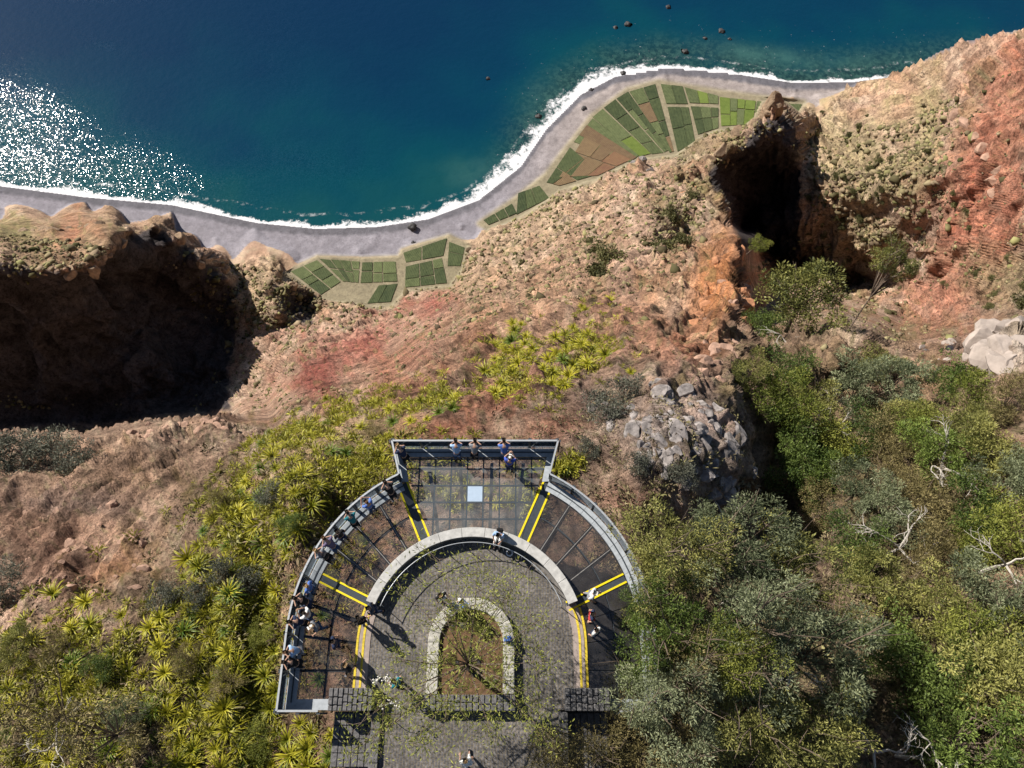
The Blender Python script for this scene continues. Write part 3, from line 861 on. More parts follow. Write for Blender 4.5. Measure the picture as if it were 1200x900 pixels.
CROP = {
    'green': crop_mat('crop_green', (0.045, 0.06, 0.028), (0.14, 0.165, 0.075), 0.4),
    'bright': crop_mat('crop_bright_green', (0.08, 0.12, 0.025), (0.17, 0.22, 0.055), 0.9),
    'dark': crop_mat('crop_dark_green', (0.03, 0.045, 0.024), (0.09, 0.11, 0.05), 0.2),
    'brown': crop_mat('fallow_brown', (0.13, 0.085, 0.055), (0.22, 0.155, 0.085), 0.6),
    'red': crop_mat('fallow_red', (0.17, 0.085, 0.06), (0.24, 0.15, 0.08), 0.6),
}
M['path'] = mat('pale_field_path', (0.36, 0.33, 0.28), 0.9, 0.3, 0.25, 0.1)
M['drywall'] = mat('dark_drystone', (0.12, 0.105, 0.09), 0.9, 0.6, 0.4, 0.4)


def field(name, label, quads, z):
    """A terrace of crop plots. quads: four photo corners, columns, rows, gap, list of crops."""
    t = empty(name, Vector(W(quads[0][0][0][0], quads[0][0][0][1], z)), label, 'farm field')
    base = t.location.copy()
    for (q, nc, nr, crops) in quads:
        q = [Vector(W(x, y, z)) for x, y in q]          # top-left, top-right, bottom-right, bottom-left
        us = [0] + [(i + rng.uniform(-.22, .22)) / nc for i in range(1, nc)] + [1]
        for i in range(nc):
            vs = [0] + [(k + rng.uniform(-.25, .25)) / nr for k in range(1, nr)] + [1]
            for j in range(nr):
                g = 0.65
                P4 = []
                for (uu, vv) in ((us[i], vs[j]), (us[i + 1], vs[j]), (us[i + 1], vs[j + 1]), (us[i], vs[j + 1])):
                    P4.append(q[0] * (1 - uu) * (1 - vv) + q[1] * uu * (1 - vv) + q[2] * uu * vv + q[3] * (1 - uu) * vv)
                cen = sum(P4, Vector()) / 4
                P4 = [p + (cen - p).normalized() * g * rng.uniform(.7, 1.5) - base for p in P4]
                h = rng.uniform(0.12, 0.35)
                mb = MB()
                mb.prism([(p.x, p.y) for p in P4][::-1], -2.5, h)
                c = crops[int(rng.integers(len(crops)))]
                mb.build('crop_plot', CROP[c], t)
    return t


big_field = field('terraced_field', 'large fan of terraced crop plots behind the curving pebble beach', [
    ([(640, 214), (668, 172), (705, 203), (655, 218)], 2, 2, ['brown', 'dark']),
    ([(655, 208), (690, 152), (742, 186), (700, 206)], 2, 3, ['red', 'brown']),
    ([(672, 166), (694, 138), (750, 182), (738, 190)], 3, 1, ['green', 'brown']),
    ([(694, 137), (706, 127), (763, 180), (750, 184)], 1, 2, ['bright', 'green']),
    ([(707, 126), (721, 116), (778, 179), (764, 181)], 1, 4, ['green', 'dark']),
    ([(722, 115), (736, 107), (784, 176), (779, 179)], 2, 3, ['green', 'dark']),
    ([(737, 107), (768, 98), (790, 178), (785, 179)], 2, 4, ['green', 'dark', 'brown']),
], -576.6)
small_field = field('terraced_field', 'green crop plots between the beach and the sharp dark pinnacle', [
    ([(774, 98), (800, 101), (806, 122), (781, 122)], 2, 1, ['dark', 'green']),
    ([(782, 125), (807, 125), (815, 168), (794, 178)], 2, 2, ['dark']),
    ([(802, 102), (842, 112), (842, 122), (808, 121)], 3, 1, ['green', 'bright']),
    ([(843, 113), (886, 118), (882, 146), (845, 148)], 4, 2, ['bright', 'bright', 'green']),
    ([(809, 124), (842, 126), (842, 150), (818, 158)], 3, 2, ['dark', 'green']),
    ([(887, 118), (940, 122), (934, 136), (884, 132)], 4, 1, ['green', 'dark']),
], -576.6)
strip_field = field('terraced_field', 'narrow strip of dull green plots climbing away from the grey beach bend', [
    ([(607, 226), (632, 217), (644, 232), (605, 252)], 3, 1, ['dark', 'green']),
    ([(566, 258), (600, 238), (606, 250), (572, 264)], 3, 1, ['green', 'dark']),
], -576.6)
low_field = field('terraced_field', 'dark green plots behind the grey beach left of the brown knoll', [
    ([(340, 318), (372, 304), (400, 330), (376, 346)], 2, 3, ['dark', 'green']),
    ([(374, 303), (422, 306), (420, 332), (402, 330)], 4, 2, ['dark', 'green']),
    ([(424, 307), (464, 306), (466, 330), (422, 332)], 3, 2, ['dark', 'green']),
    ([(444, 334), (466, 332), (458, 354), (430, 356)], 2, 1, ['dark', 'green']),
    ([(472, 296), (524, 279), (520, 300), (475, 308)], 2, 1, ['green', 'dark']),
    ([(475, 312), (518, 302), (524, 332), (474, 337)], 3, 2, ['dark', 'green']),
    ([(526, 283), (545, 290), (540, 312), (524, 312)], 1, 2, ['dark']),
], -571.9)
corner_field = field('terraced_field', 'small dark green plot at the foot of the shaded promontory', [
    ([(252, 306), (282, 312), (286, 328), (262, 320)], 2, 2, ['green', 'dark']),
], -573.5)

# ------------------------------------------------------------------ boulders in the surf and on the beach
def rock_mesh(name, seed, sub=3, rough=0.45, sq=(1, 1, .75)):
    bm = bmesh.new()
    bmesh.ops.create_icosphere(bm, subdivisions=sub, radius=1.0)
    P = np.array([v.co[:] for v in bm.verts])
    d = noise3(P * 1.1 + seed * 7.7) * rough + noise3(P * 2.7 + seed * 3.1) * rough * .45 + noise3(P * 6 + seed) * rough * .2
    P = P * (1 + d)[:, None] * np.array(sq)
    for v, p in zip(bm.verts, P):
        v.co = p
    me = bpy.data.meshes.new(name); bm.to_mesh(me); bm.free()
    return me


M['boulder'] = mat('wet_black_boulder', (0.045, 0.042, 0.042), 0.6, 2.5, 0.5, 0.6)
M['foam'] = mat('sea_foam', (0.7, 0.7, 0.72), 0.8, 2.0, 0.15, 0.2)
rocks = [rock_mesh('boulder', i) for i in range(3)]
for i, (x, y, r, lab) in enumerate([
    (735, 29, 4.2, 'dark rock ringed with white foam, standing out in the water above the terraced fields'),
    (721, 33, 2.8, 'small dark rock beside a larger foam-ringed rock offshore'),
    (845, 37, 4.0, 'dark rock with white foam offshore of the bright green plots'),
    (783, 9, 3.2, 'dark rock at the top of the picture, farthest from the shore'),
    (826, 45, 2.6, 'little foam-ringed rock in the shallows left of a larger one'),
    (855, 46, 2.2, 'little rock in the shallows right of a larger foam-ringed one'),
    (483, 266, 4.6, 'black boulder at the water line of the grey beach, splashed with foam'),
    (485, 285, 2.6, 'black boulder lying dry on the grey beach'),
    (631, 137, 3.6, 'black rock in the greenish shallows off the curving beach'),
    (803, 61, 4.0, 'black rock close to the foam below the bright green plots'),
    (684, 127, 3.0, 'black rock on the pebbles beside the surf of the curving beach'),
    (730, 86, 3.2, 'black rock in the white surf where the beach turns'),
    (693, 106, 2.8, 'dark rock half covered by the white surf on the bend'),
    (572, 92, 2.6, 'single dark rock far out in the blue-green water'),
]):
    on_land = y > np.interp(x, [p[0] for p in SHORE], [p[1] for p in SHORE]) + 2
    z = -577.5 if on_land else SEA - r * .15
    o = link('boulder', rocks[i % 3], M['boulder'], smooth=True)
    o.location = W(x, y, z); o.scale = (r, r, r); o.rotation_euler = (0, 0, i * 1.3)
    tag(o, lab, 'boulder', 'boulders along the shore')
    if not on_land:
        mb = MB()
        ring = []
        for k in range(18):
            a = k / 18 * 2 * math.pi
            ring.append((math.cos(a) * rng.uniform(.9, 1.5), math.sin(a) * rng.uniform(.9, 1.5)))
        ring = [(x_ * (.72 + .5 * math.cos(a_ * .35 + i)), y_ * .9) for a_, (x_, y_) in enumerate(ring)]
        mb.prism(ring, 0.12, 0.15)
        f = mb.build('foam_ring', M['foam'], o)

# ------------------------------------------------------------------ scrub on the slopes (uncountable: one object)
def scrub_cloud():
    bm = bmesh.new(); bmesh.ops.create_icosphere(bm, subdivisions=1, radius=1.0)
    bv = np.array([v.co[:] for v in bm.verts]); bf = np.array([[v.index for v in f.verts] for f in bm.faces]); bm.free()
    px = rng.uniform(-40, 1240, 420000); py = rng.uniform(20, 480, 420000)
    gi = col_of(px)
    gj = row_of(py)
    dens = 0.16 + 0.35 * sstep(0.0, 0.45, n_mid[gj, gi] + 0.5 * n_fin[gj, gi])
    for (x, y, rx, ry, w) in [(620, 240, 110, 70, .5), (1000, 200, 80, 80, .55), (1010, 290, 70, 45, .9), (1170, 330, 60, 40, .6), (1085, 150, 25, 100, .8), (330, 400, 60, 80, .4),
                              (400, 360, 110, 50, .35), (560, 330, 90, 60, .3), (60, 545, 90, 40, .8), (140, 600, 120, 40, .25), (790, 260, 35, 45, 1.2), (80, 285, 70, 40, .6), (860, 150, 50, 40, .8),
                              (430, 560, 90, 60, .5), (780, 540, 120, 70, .25), (900, 130, 30, 20, .8), (260, 350, 60, 30, .4), (700, 305, 24, 30, 1.0), (480, 480, 120, 30, .4)]:
        dens += w * np.exp(-(((px - x) / rx) ** 2 + ((py - y) / ry) ** 2))
    for (x, y, rx, ry, w) in [(500, 357, 40, 22, .6), (425, 405, 45, 24, .6), (375, 445, 42, 30, .7), (530, 500, 75, 20, .7), (840, 340, 40, 90, .9), (1160, 240, 45, 120, .35), (1185, 408, 50, 34, 1), (1110, 350, 50, 40, .4),
                              (140, 400, 150, 80, .3), (150, 650, 80, 25, .5), (905, 225, 48, 70, 1.2), (130, 400, 150, 70, .8), (590, 465, 60, 18, .5), (100, 640, 100, 50, .3)]:
        dens -= w * np.exp(-(((px - x) / rx) ** 2 + ((py - y) / ry) ** 2))
    sw = seaward[gj, gi]; gz = P1[gj, gi, 2]
    on_deck = ((np.abs(px - 552) < 225) & (py > 560)) | ((np.abs(px - 552) < 105) & (py > 512))
    ok = (sw < -55) & (gz > -568) & (rng.uniform(0, 1, len(px)) < dens * 0.30) & ~on_deck
    ok &= N1[gj, gi, 2] > 0.18
    dd = np.linalg.norm(P1[gj, gi] - np.array([0, 0, HC]), axis=1)
    ok &= rng.uniform(70, 130, len(px)) < dd
    gi, gj, px, py = gi[ok], gj[ok], px[ok], py[ok]
    n = len(gi)
    P = P1[gj, gi]; D = np.linalg.norm(P - np.array([0, 0, HC]), axis=1)
    s = D / FPX * np.exp(rng.normal(0.28, 0.45, n))          # half width in metres from a 2-8 pixel spread
    s = np.minimum(s, np.where(D > 120, 3.6, 1.1))
    rot = rng.uniform(0, 6.28, n)
    V = bv[None] * (1 + 0.38 * rng.normal(size=(n, len(bv), 1))) * np.array([1, 1, .7])
    c, sn = np.cos(rot)[:, None], np.sin(rot)[:, None]
    V = np.stack([V[..., 0] * c - V[..., 1] * sn, V[..., 0] * sn + V[..., 1] * c, V[..., 2]], -1)
    V = V * s[:, None, None] + P[:, None, :] + np.array([0, 0, .25]) * s[:, None, None]
    Fc = bf[None] + (np.arange(n) * len(bv))[:, None, None]
    tint = np.repeat(np.clip(rng.normal(.40, .30, n), 0, 1), len(bv)) + rng.normal(0, .1, n * len(bv))
    grn = np.repeat(np.clip(0.5 + 0.5 * n_big[gj, gi] + rng.normal(0, .3, n), 0, 1), len(bv))
    me = np_mesh('scrub', V.reshape(-1, 3), Fc.reshape(-1, 3), {'tint': ('FLOAT', np.clip(tint, 0, 1)), 'dry': ('FLOAT', grn)})
    m, nn, l, b = new_mat('dry_scrub')
    a = nn.new('ShaderNodeAttribute'); a.attribute_name = 'tint'
    d = nn.new('ShaderNodeAttribute'); d.attribute_name = 'dry'
    def mix(f, c1, c2):
        x = nn.new('ShaderNodeMix'); x.data_type = 'RGBA'; l.new(f, x.inputs[0])
        for i, v in ((6, c1), (7, c2)):
            if isinstance(v, tuple): x.inputs[i].default_value = (*v, 1)
            else: l.new(v, x.inputs[i])
        return x.outputs[2]
    g1 = mix(a.outputs['Fac'], (0.055, 0.055, 0.02), (0.30, 0.28, 0.12))
    g2 = mix(a.outputs['Fac'], (0.085, 0.062, 0.04), (0.33, 0.25, 0.165))
    l.new(mix(d.outputs['Fac'], g1, g2), b.inputs['Base Color'])
    b.inputs['Roughness'].default_value = 0.9; b.inputs['Specular IOR Level'].default_value = 0.1
    o = link('scrub', me, m)
    return tag(o, 'low dry scrub and tussocks dotted over the cliff slopes', 'scrub', kind='stuff')


scrub = scrub_cloud()
# ------------------------------------------------------------------ near scrub: leafy tufts on the upper slopes (uncountable: one object)
def leaf_quads(centres, dirs, length, width, rs, droop=0.25):
    """One folded four-cornered leaf per centre: base, left, tip, right."""
    n = len(centres)
    dirs = dirs / (np.linalg.norm(dirs, axis=1, keepdims=True) + 1e-9)
    side = np.cross(dirs, rs.normal(size=(n, 3)))
    side /= np.linalg.norm(side, axis=1, keepdims=True) + 1e-9
    L = length * rs.uniform(.6, 1.3, (n, 1)); Wd = width * rs.uniform(.6, 1.3, (n, 1))
    mid = centres + dirs * L * .5
    tip = centres + dirs * L - np.array([0, 0, 1]) * L * droop
    V = np.stack([centres, mid - side * Wd * .5, tip, mid + side * Wd * .5], 1).reshape(-1, 3)
    F = np.arange(n * 4).reshape(n, 4)
    return V, F


def tuft_cloud():
    rs = np.random.default_rng(21)
    px = rs.uniform(-200, 1420, 34000); py = rs.uniform(330, 1060, 34000)
    gi = col_of(px)
    gj = row_of(py)
    D = np.linalg.norm(P1[gj, gi] - np.array([0, 0, HC]), axis=1)
    dens = 0.10 + 0.25 * sstep(0.0, 0.4, n_mid[gj, gi] + .5 * n_fin[gj, gi])
    for (x, y, rx, ry, w) in [(60, 540, 90, 35, .6), (400, 540, 130, 50, .7), (290, 620, 90, 80, .6), (250, 780, 140, 130, .8), (60, 830, 120, 80, .9), (560, 440, 150, 60, .35), (1050, 600, 200, 180, .9),
                              (900, 760, 220, 170, .9), (700, 520, 60, 50, .4), (560, 575, 100, 40, .25), (410, 680, 60, 100, .3), (760, 480, 90, 30, .3)]:
        dens += w * np.exp(-(((px - x) / rx) ** 2 + ((py - y) / ry) ** 2))
    for (x, y, rx, ry, w) in [(100, 620, 150, 90, .45), (180, 540, 120, 30, .25),  (530, 500, 75, 20, .5), (590, 465, 60, 18, .3), (840, 380, 40, 70, .5), (1185, 408, 50, 34, 1)]:
        dens -= w * np.exp(-(((px - x) / rx) ** 2 + ((py - y) / ry) ** 2))
    ok = (D < 115) & (rs.uniform(0, 1, len(px)) < dens * .62) & (seaward[gj, gi] < -60)
    lx, lv = P1[gj, gi, 0] + 1.82, P1[gj, gi, 1] - 2.65
    ok &= ~((np.abs(lx) < 5.3) & (lv < 5.0))
    ok &= ~((np.abs(lx) < 4.6) & (lv < 11) & (rs.uniform(0, 1, len(px)) < .75))
    gi, gj = gi[ok], gj[ok]
    n = len(gi); P = P1[gj, gi]
    K = 28
    s = np.exp(rs.normal(-1.15, .42, n))
    s = np.where(np.hypot(lx[ok], lv[ok]) < 9.5, np.minimum(s, .5), s)
    d = rs.normal(size=(n, K, 3)); d[..., 2] = np.abs(d[..., 2]) * .9 + .15
    d /= np.linalg.norm(d, axis=-1, keepdims=True)
    cen = P[:, None, :] + d * (rs.uniform(.15, .9, (n, K, 1)) * s[:, None, None]) - np.array([0, 0, .05])
    out = d + rs.normal(0, .5, d.shape)
    ls = np.repeat(s, K)[:, None]
    V, F = leaf_quads(cen.reshape(-1, 3), out.reshape(-1, 3), ls * .52, ls * .15, rs)
    tint = np.repeat(np.clip(np.repeat(rs.normal(.45, .25, n), K) + rs.normal(0, .15, n * K), 0, 1), 4)
    dry = np.repeat(np.clip(np.repeat(rs.normal(.5, .3, n), K), 0, 1), 4)
    me = np_mesh('tufts', V, F, {'tint': ('FLOAT', tint), 'dry': ('FLOAT', dry)})
    o = link('undergrowth', me, bpy.data.materials['dry_scrub'])
    return tag(o, 'dry tussocks and small leafy undergrowth on the upper slopes', 'undergrowth', kind='stuff')


undergrowth = tuft_cloud()


def cover_cloud():
    rs = np.random.default_rng(31)
    px, py = [], []
    for (x, y, rx, ry, rot, n_) in [(345, 512, 60, 17, -18, 240), (420, 478, 70, 16, -20, 230), (505, 470, 45, 14, -15, 130), (600, 412, 38, 36, 0, 150), (690, 395, 55, 40, -35, 200), (430, 545, 110, 36, -12, 330),
                                    (300, 600, 60, 60, 0, 260), (270, 760, 75, 130, 0, 560), (80, 800, 110, 90, 0, 420), (600, 455, 60, 25, 0, 90), (660, 545, 26, 12, 0, 40), (540, 575, 60, 25, 0, 60), (620, 585, 20, 20, 0, 40), (410, 640, 40, 60, 0, 70)]:
        c_, s_ = math.cos(R(rot)), math.sin(R(rot))
        u, v = rs.normal(0, .5, n_) * rx, rs.normal(0, .5, n_) * ry
        px += list(x + u * c_ - v * s_); py += list(y + u * s_ + v * c_)
    px, py = np.array(px), np.array(py)
    gi = col_of(px)
    gj = row_of(py)
    P = P1[gj, gi]
    ok = ~((np.abs(P[:, 0] + 1.82) < 5.3) & (P[:, 1] - 2.65 < 5.0)) & (P[:, 2] > -70)
    P = P[ok]; n = len(P); K = 46
    s = np.clip(np.exp(rs.normal(-.75, .35, n)), .2, .72); s = np.where(P[:, 2] > -5.5, np.minimum(s, .5), s)
    d = rs.normal(size=(n, K, 3)); d[..., 2] = np.abs(d[..., 2]) + .1
    d /= np.linalg.norm(d, axis=-1, keepdims=True)
    cen = P[:, None, :] + d * (rs.uniform(.05, .55, (n, K, 1)) * s[:, None, None])
    V, F = leaf_quads(cen.reshape(-1, 3), (d + rs.normal(0, .3, d.shape)).reshape(-1, 3), np.repeat(s, K)[:, None] * .62, np.repeat(s, K)[:, None] * .12, rs)
    tint = np.repeat(np.clip(np.repeat(rs.normal(.55, .28, n), K) + rs.normal(0, .15, n * K), 0, 1), 4)
    o = link('ground_cover', np_mesh('ground_cover', V, F, {'tint': ('FLOAT', tint)}), M['leaf_cover'])
    return tag(o, 'bright yellow-green ground cover between the spiky plants', 'ground cover', kind='stuff')


ground_cover = cover_cloud()

# ------------------------------------------------------------------ loose crags: jagged rocks bedded in the slope
M['rock_grey'] = mat('grey_crag_rock', (0.23, 0.205, 0.195), 0.95, 1.4, 0.65, 1.0)
M['rock_pale'] = mat('pale_pinkish_rock', (0.34, 0.285, 0.25), 0.95, 1.2, 0.25, 0.8)
M['rock_red'] = mat('reddish_rock', (0.35, 0.22, 0.16), 0.95, 1.5, 0.4, 0.9)


def jag_mesh(seed):
    """A faceted rock: a ball cut by random planes, then chipped."""
    rs = np.random.default_rng(seed)
    bm = bmesh.new(); bmesh.ops.create_icosphere(bm, subdivisions=3, radius=1.0)
    P = np.array([v.co[:] for v in bm.verts])
    for _ in range(13):
        nrm = rs.normal(size=3); nrm /= np.linalg.norm(nrm); off = rs.uniform(.42, .8)
        dd = P @ nrm - off
        P = P - np.maximum(dd, 0)[:, None] * nrm
    P = P * np.array([1.15, .85, .8])
    d = noise3(P * 2.3 + seed) * .10 + noise3(P * 6 + seed) * .07
    for v, q in zip(bm.verts, P * (1 + d)[:, None]): v.co = q
    me = bpy.data.meshes.new('rock'); bm.to_mesh(me); bm.free()
    return me


JAG = [jag_mesh(i + 3) for i in range(6)]
def crag(n_, x, y, rx, ry, rot, r0, r1, mname, label, group, seed):
    rs = np.random.default_rng(seed)
    c_, s_ = math.cos(R(rot)), math.sin(R(rot))
    for _ in range(n_):
        u, v = rs.uniform(-1, 1, 2); u, v = u * rx, v * ry
        g = ground(x + u * c_ - v * s_, y + u * s_ + v * c_)
        me = JAG[int(rs.integers(6))]
        o = bpy.data.objects.new('rock', me); COL.objects.link(o)
        if not me.materials: me.materials.append(M[mname])
        o.material_slots[0].link = 'OBJECT'; o.material_slots[0].material = M[mname]
        r_ = r0 + (r1 - r0) * rs.uniform() ** 2
        o.location = g - Vector((0, 0, r_ * .38)); o.scale = (r_, r_, r_ * rs.uniform(.7, 1.3)); o.rotation_euler = (rs.normal(0, .3), rs.normal(0, .3), rs.uniform(0, 6.28))
        q_ = (r_ - r0) / (r1 - r0)
        tag(o, ('big ' if q_ > .5 else 'mid-sized ' if q_ > .15 else 'small ') + label + (', upper' if v < 0 else ', lower') + (' left part' if u < 0 else ' right part'), 'rock', group)


crag(95, 812, 520, 74, 48, 25, .3, 1.25, 'rock_grey', 'jagged grey rock of the crag right of the front bay', 'rocks of the grey crag', 1)
crag(16, 745, 480, 50, 20, -10, .4, 1.0, 'rock_grey', 'grey rock strewn at the top of the crag', 'rocks above the grey crag', 2)
crag(20, 1186, 404, 32, 18, -25, 1.4, 3.0, 'rock_pale', 'pale pinkish boulder of the outcrop at the right edge', 'pale boulders at the right edge', 3)
crag(16, 1115, 414, 40, 12, 0, .5, 1.4, 'rock_pale', 'pinkish rock left of the pale outcrop', 'pinkish rocks beside the pale outcrop', 4)
crag(40, 80, 645, 90, 50, 0, .18, .6, 'rock_red', 'reddish rock on the bare slope at the left', 'reddish rocks on the left slope', 5)
crag(28, 205, 505, 60, 10, -5, .25, .8, 'rock_red', 'brown rock along the rim of the dark gully', 'rocks along the gully rim', 6)
crag(12, 60, 715, 50, 24, 0, .3, .8, 'rock_red', 'pinkish rock above the bottom left thicket', 'rocks above the bottom left thicket', 7)
crag(26, 845, 385, 26, 60, 12, .5, 1.6, 'rock_red', 'reddish rock on the orange ridge', 'rocks of the orange ridge', 8)

M['rock_brown'] = mat('brown_spur_rock', (0.25, 0.175, 0.115), 0.95, 2.6, 0.45, 1.0)
M['rock_orange'] = mat('orange_ridge_rock', (0.38, 0.18, 0.095), 0.95, 2.6, 0.35, 1.0)


def crest(line, n_, r0, r1, mname, label, group, seed, tall=1.2, sink=.45):
    """Jagged rock teeth standing along a ridge line."""
    rs = np.random.default_rng(seed)
    seg = np.array(line, float); L = np.concatenate([[0], np.cumsum(np.hypot(*np.diff(seg, axis=0).T))])
    for k_ in range(n_):
        s_ = (k_ + rs.uniform(.2, .8)) / n_ * L[-1]
        x, y = np.interp(s_, L, seg[:, 0]), np.interp(s_, L, seg[:, 1])
        me = JAG[int(rs.integers(6))]
        o = bpy.data.objects.new('rock', me); COL.objects.link(o)
        o.material_slots[0].link = 'OBJECT'; o.material_slots[0].material = M[mname]
        r_ = rs.uniform(r0, r1)
        h_ = r_ * tall * rs.uniform(.7, 1.4)
        o.location = ground(x, y) - Vector((0, 0, h_ * sink)); o.scale = (r_ * .8, r_, h_); o.rotation_euler = (rs.normal(0, .2), rs.normal(0, .2), rs.uniform(0, 6.28))
        q_ = (k_ + .5) / n_
        tag(o, label if n_ == 1 else ('big ' if r_ > (r0 + r1) / 2 else 'small ') + label + (', first third' if q_ < .33 else ', middle third' if q_ < .67 else ', last third'), 'rock', group)


crest([(906, 124), (893, 140), (872, 158), (850, 173), (834, 190)], 12, 5, 11, 'rock_brown', 'brown rock tooth on the crest of the shaded pinnacle', 'rock teeth of the pinnacle', 51, 1.5)
crest([(903, 128), (908, 124)], 1, 10, 11, 'rock_brown', 'tallest brown rock, the pointed tip of the shaded pinnacle', 'tip of the pinnacle', 61, 2.3, .3)
crest([(827, 196), (832, 222), (852, 258)], 6, 5, 9, 'rock_brown', 'brown rock on the left rim of the pinnacle hollow', 'rocks on the rim of the hollow', 52, 1.2)
crest([(803, 222), (806, 232)], 2, 7, 10, 'rock_orange', 'pointed orange rock on the shoulder left of the pinnacle', 'pointed rocks on the shoulder', 53, 1.6)
crest([(865, 284), (869, 305), (874, 330), (877, 360), (868, 385)], 16, 1.2, 3.0, 'rock_orange', 'sharp orange rock along the right edge of the orange ridge', 'rocks edging the orange ridge', 54, 1.6)
crest([(848, 300), (835, 340), (815, 385)], 10, .7, 1.6, 'rock_orange', 'orange rock on the face of the orange ridge', 'rocks on the orange face', 55, 1.0)
crest([(2, 304), (40, 309), (75, 316), (110, 311), (134, 294), (150, 270), (182, 265), (206, 282), (236, 302), (262, 327)], 13, 3, 9, 'rock_brown', 'brown rock along the crest of the shaded left headland', 'rocks on the headland crest', 56, .9, .75)
crest([(20, 272), (70, 268), (118, 262)], 9, 4, 8, 'rock_brown', 'brown rock on the sunlit top of the left headland', 'rocks on the headland top', 57, .8, .6)
crest([(318, 334), (346, 331), (376, 350)], 6, 4, 8, 'rock_brown', 'brown rock on the knoll by the small terraces', 'rocks on the knoll', 58, 1.0)
crest([(1085, 100), (1130, 130), (1160, 175), (1175, 230)], 12, 3, 8, 'rock_red', 'reddish rock sticking out of the right-hand slope', 'rocks on the right-hand slope', 59, .9, .6)
crest([(738, 190), (760, 196), (785, 190)], 6, 5, 10, 'rock_grey', 'dark grey rock at the lower edge of the fan of fields', 'dark rocks below the fields', 60, 1.3)

# ------------------------------------------------------------------ the lookout: frame of reference is the circle's centre
X0, YC = -1.82, 2.65
RI, RO = 5.10, 8.06
SHIFT = 0.35               # the outer curve is struck from a centre a little further out
V_BACK = -2.75
A_TRAP = R(26.9)          # half angle of the front bay
A_WALL = R(70.0)          # where the low wall ends


def Q(u, v, z=0.0):
    return Vector((X0 + u, YC + v, z))


def PA(r, a, z=0.0):
    return Q(r * math.sin(a), r * math.cos(a) + SHIFT * max(0.0, (r - RI) / (RO - RI)), z)


def sector(r0, r1, a0, a1, n=6):
    p = [PA(r0, a0 + (a1 - a0) * i / n) for i in range(n + 1)] + [PA(r1, a1 - (a1 - a0) * i / n) for i in range(n + 1)]
    return [(q.x, q.y) for q in p][::-1]


def origin_at(o_mesh_builder, org):
    o_mesh_builder.v = [(x - org.x, y - org.y, z - org.z) for x, y, z in o_mesh_builder.v]
    return o_mesh_builder


# plaza: paved ground on a retaining wall
M['setts'] = None
m, n, l, b = new_mat('plaza_setts')
geo = n.new('ShaderNodeNewGeometry')
mp = n.new('ShaderNodeMapping'); mp.inputs['Scale'].default_value = (1, 1, 1)
l.new(geo.outputs['Position'], mp.inputs['Vector'])
br = n.new('ShaderNodeTexBrick'); br.inputs['Scale'].default_value = 1.0
br.inputs['Brick Width'].default_value = 0.20; br.inputs['Row Height'].default_value = 0.125
br.inputs['Mortar Size'].default_value = 0.014; br.inputs['Mortar Smooth'].default_value = 0.4; br.offset = 0.47
br.inputs['Color1'].default_value = (0.125, 0.115, 0.11, 1); br.inputs['Color2'].default_value = (0.07, 0.066, 0.066, 1); br.inputs['Mortar'].default_value = (0.15, 0.125, 0.09, 1)
mp.inputs['Rotation'].default_value = (0, 0, R(90))
nzd = n.new('ShaderNodeTexNoise'); nzd.inputs['Scale'].default_value = 2.2; nzd.inputs['Detail'].default_value = 6
l.new(geo.outputs['Position'], nzd.inputs['Vector'])
av = n.new('ShaderNodeVectorMath'); av.operation = 'MULTIPLY_ADD'; av.inputs[1].default_value = (0.06, 0.06, 0)
l.new(nzd.outputs['Color'], av.inputs[0]); l.new(mp.outputs[0], av.inputs[2])
l.new(av.outputs[0], br.inputs['Vector'])
n2 = n.new('ShaderNodeTexNoise'); n2.inputs['Scale'].default_value = 0.55; n2.inputs['Detail'].default_value = 7; n2.inputs['Roughness'].default_value = 0.65
l.new(geo.outputs['Position'], n2.inputs['Vector'])
n3 = n.new('ShaderNodeTexNoise'); n3.inputs['Scale'].default_value = 9; n3.inputs['Detail'].default_value = 4
l.new(geo.outputs['Position'], n3.inputs['Vector'])
mr = n.new('ShaderNodeMapRange'); mr.inputs[1].default_value = 0.3; mr.inputs[2].default_value = 0.7; mr.inputs[3].default_value = 0.65; mr.inputs[4].default_value = 1.5
l.new(n2.outputs['Fac'], mr.inputs[0])
mr3 = n.new('ShaderNodeMapRange'); mr3.inputs[1].default_value = 0.35; mr3.inputs[2].default_value = 0.7; mr3.inputs[3].default_value = 0.6; mr3.inputs[4].default_value = 1.7
l.new(n3.outputs['Fac'], mr3.inputs[0])
mm = n.new('ShaderNodeMath'); mm.operation = 'MULTIPLY'; l.new(mr.outputs[0], mm.inputs[0]); l.new(mr3.outputs[0], mm.inputs[1])
vs_ = n.new('ShaderNodeVectorMath'); vs_.operation = 'SCALE'; l.new(br.outputs['Color'], vs_.inputs[0]); l.new(mm.outputs[0], vs_.inputs['Scale'])
l.new(vs_.outputs[0], b.inputs['Base Color']); b.inputs['Roughness'].default_value = 0.8
bp = n.new('ShaderNodeBump'); bp.inputs['Strength'].default_value = 0.8; bp.inputs['Distance'].default_value = 0.03; bp.invert = True
l.new(br.outputs['Fac'], bp.inputs['Height']); l.new(bp.outputs[0], b.inputs['Normal'])
M['setts'] = m

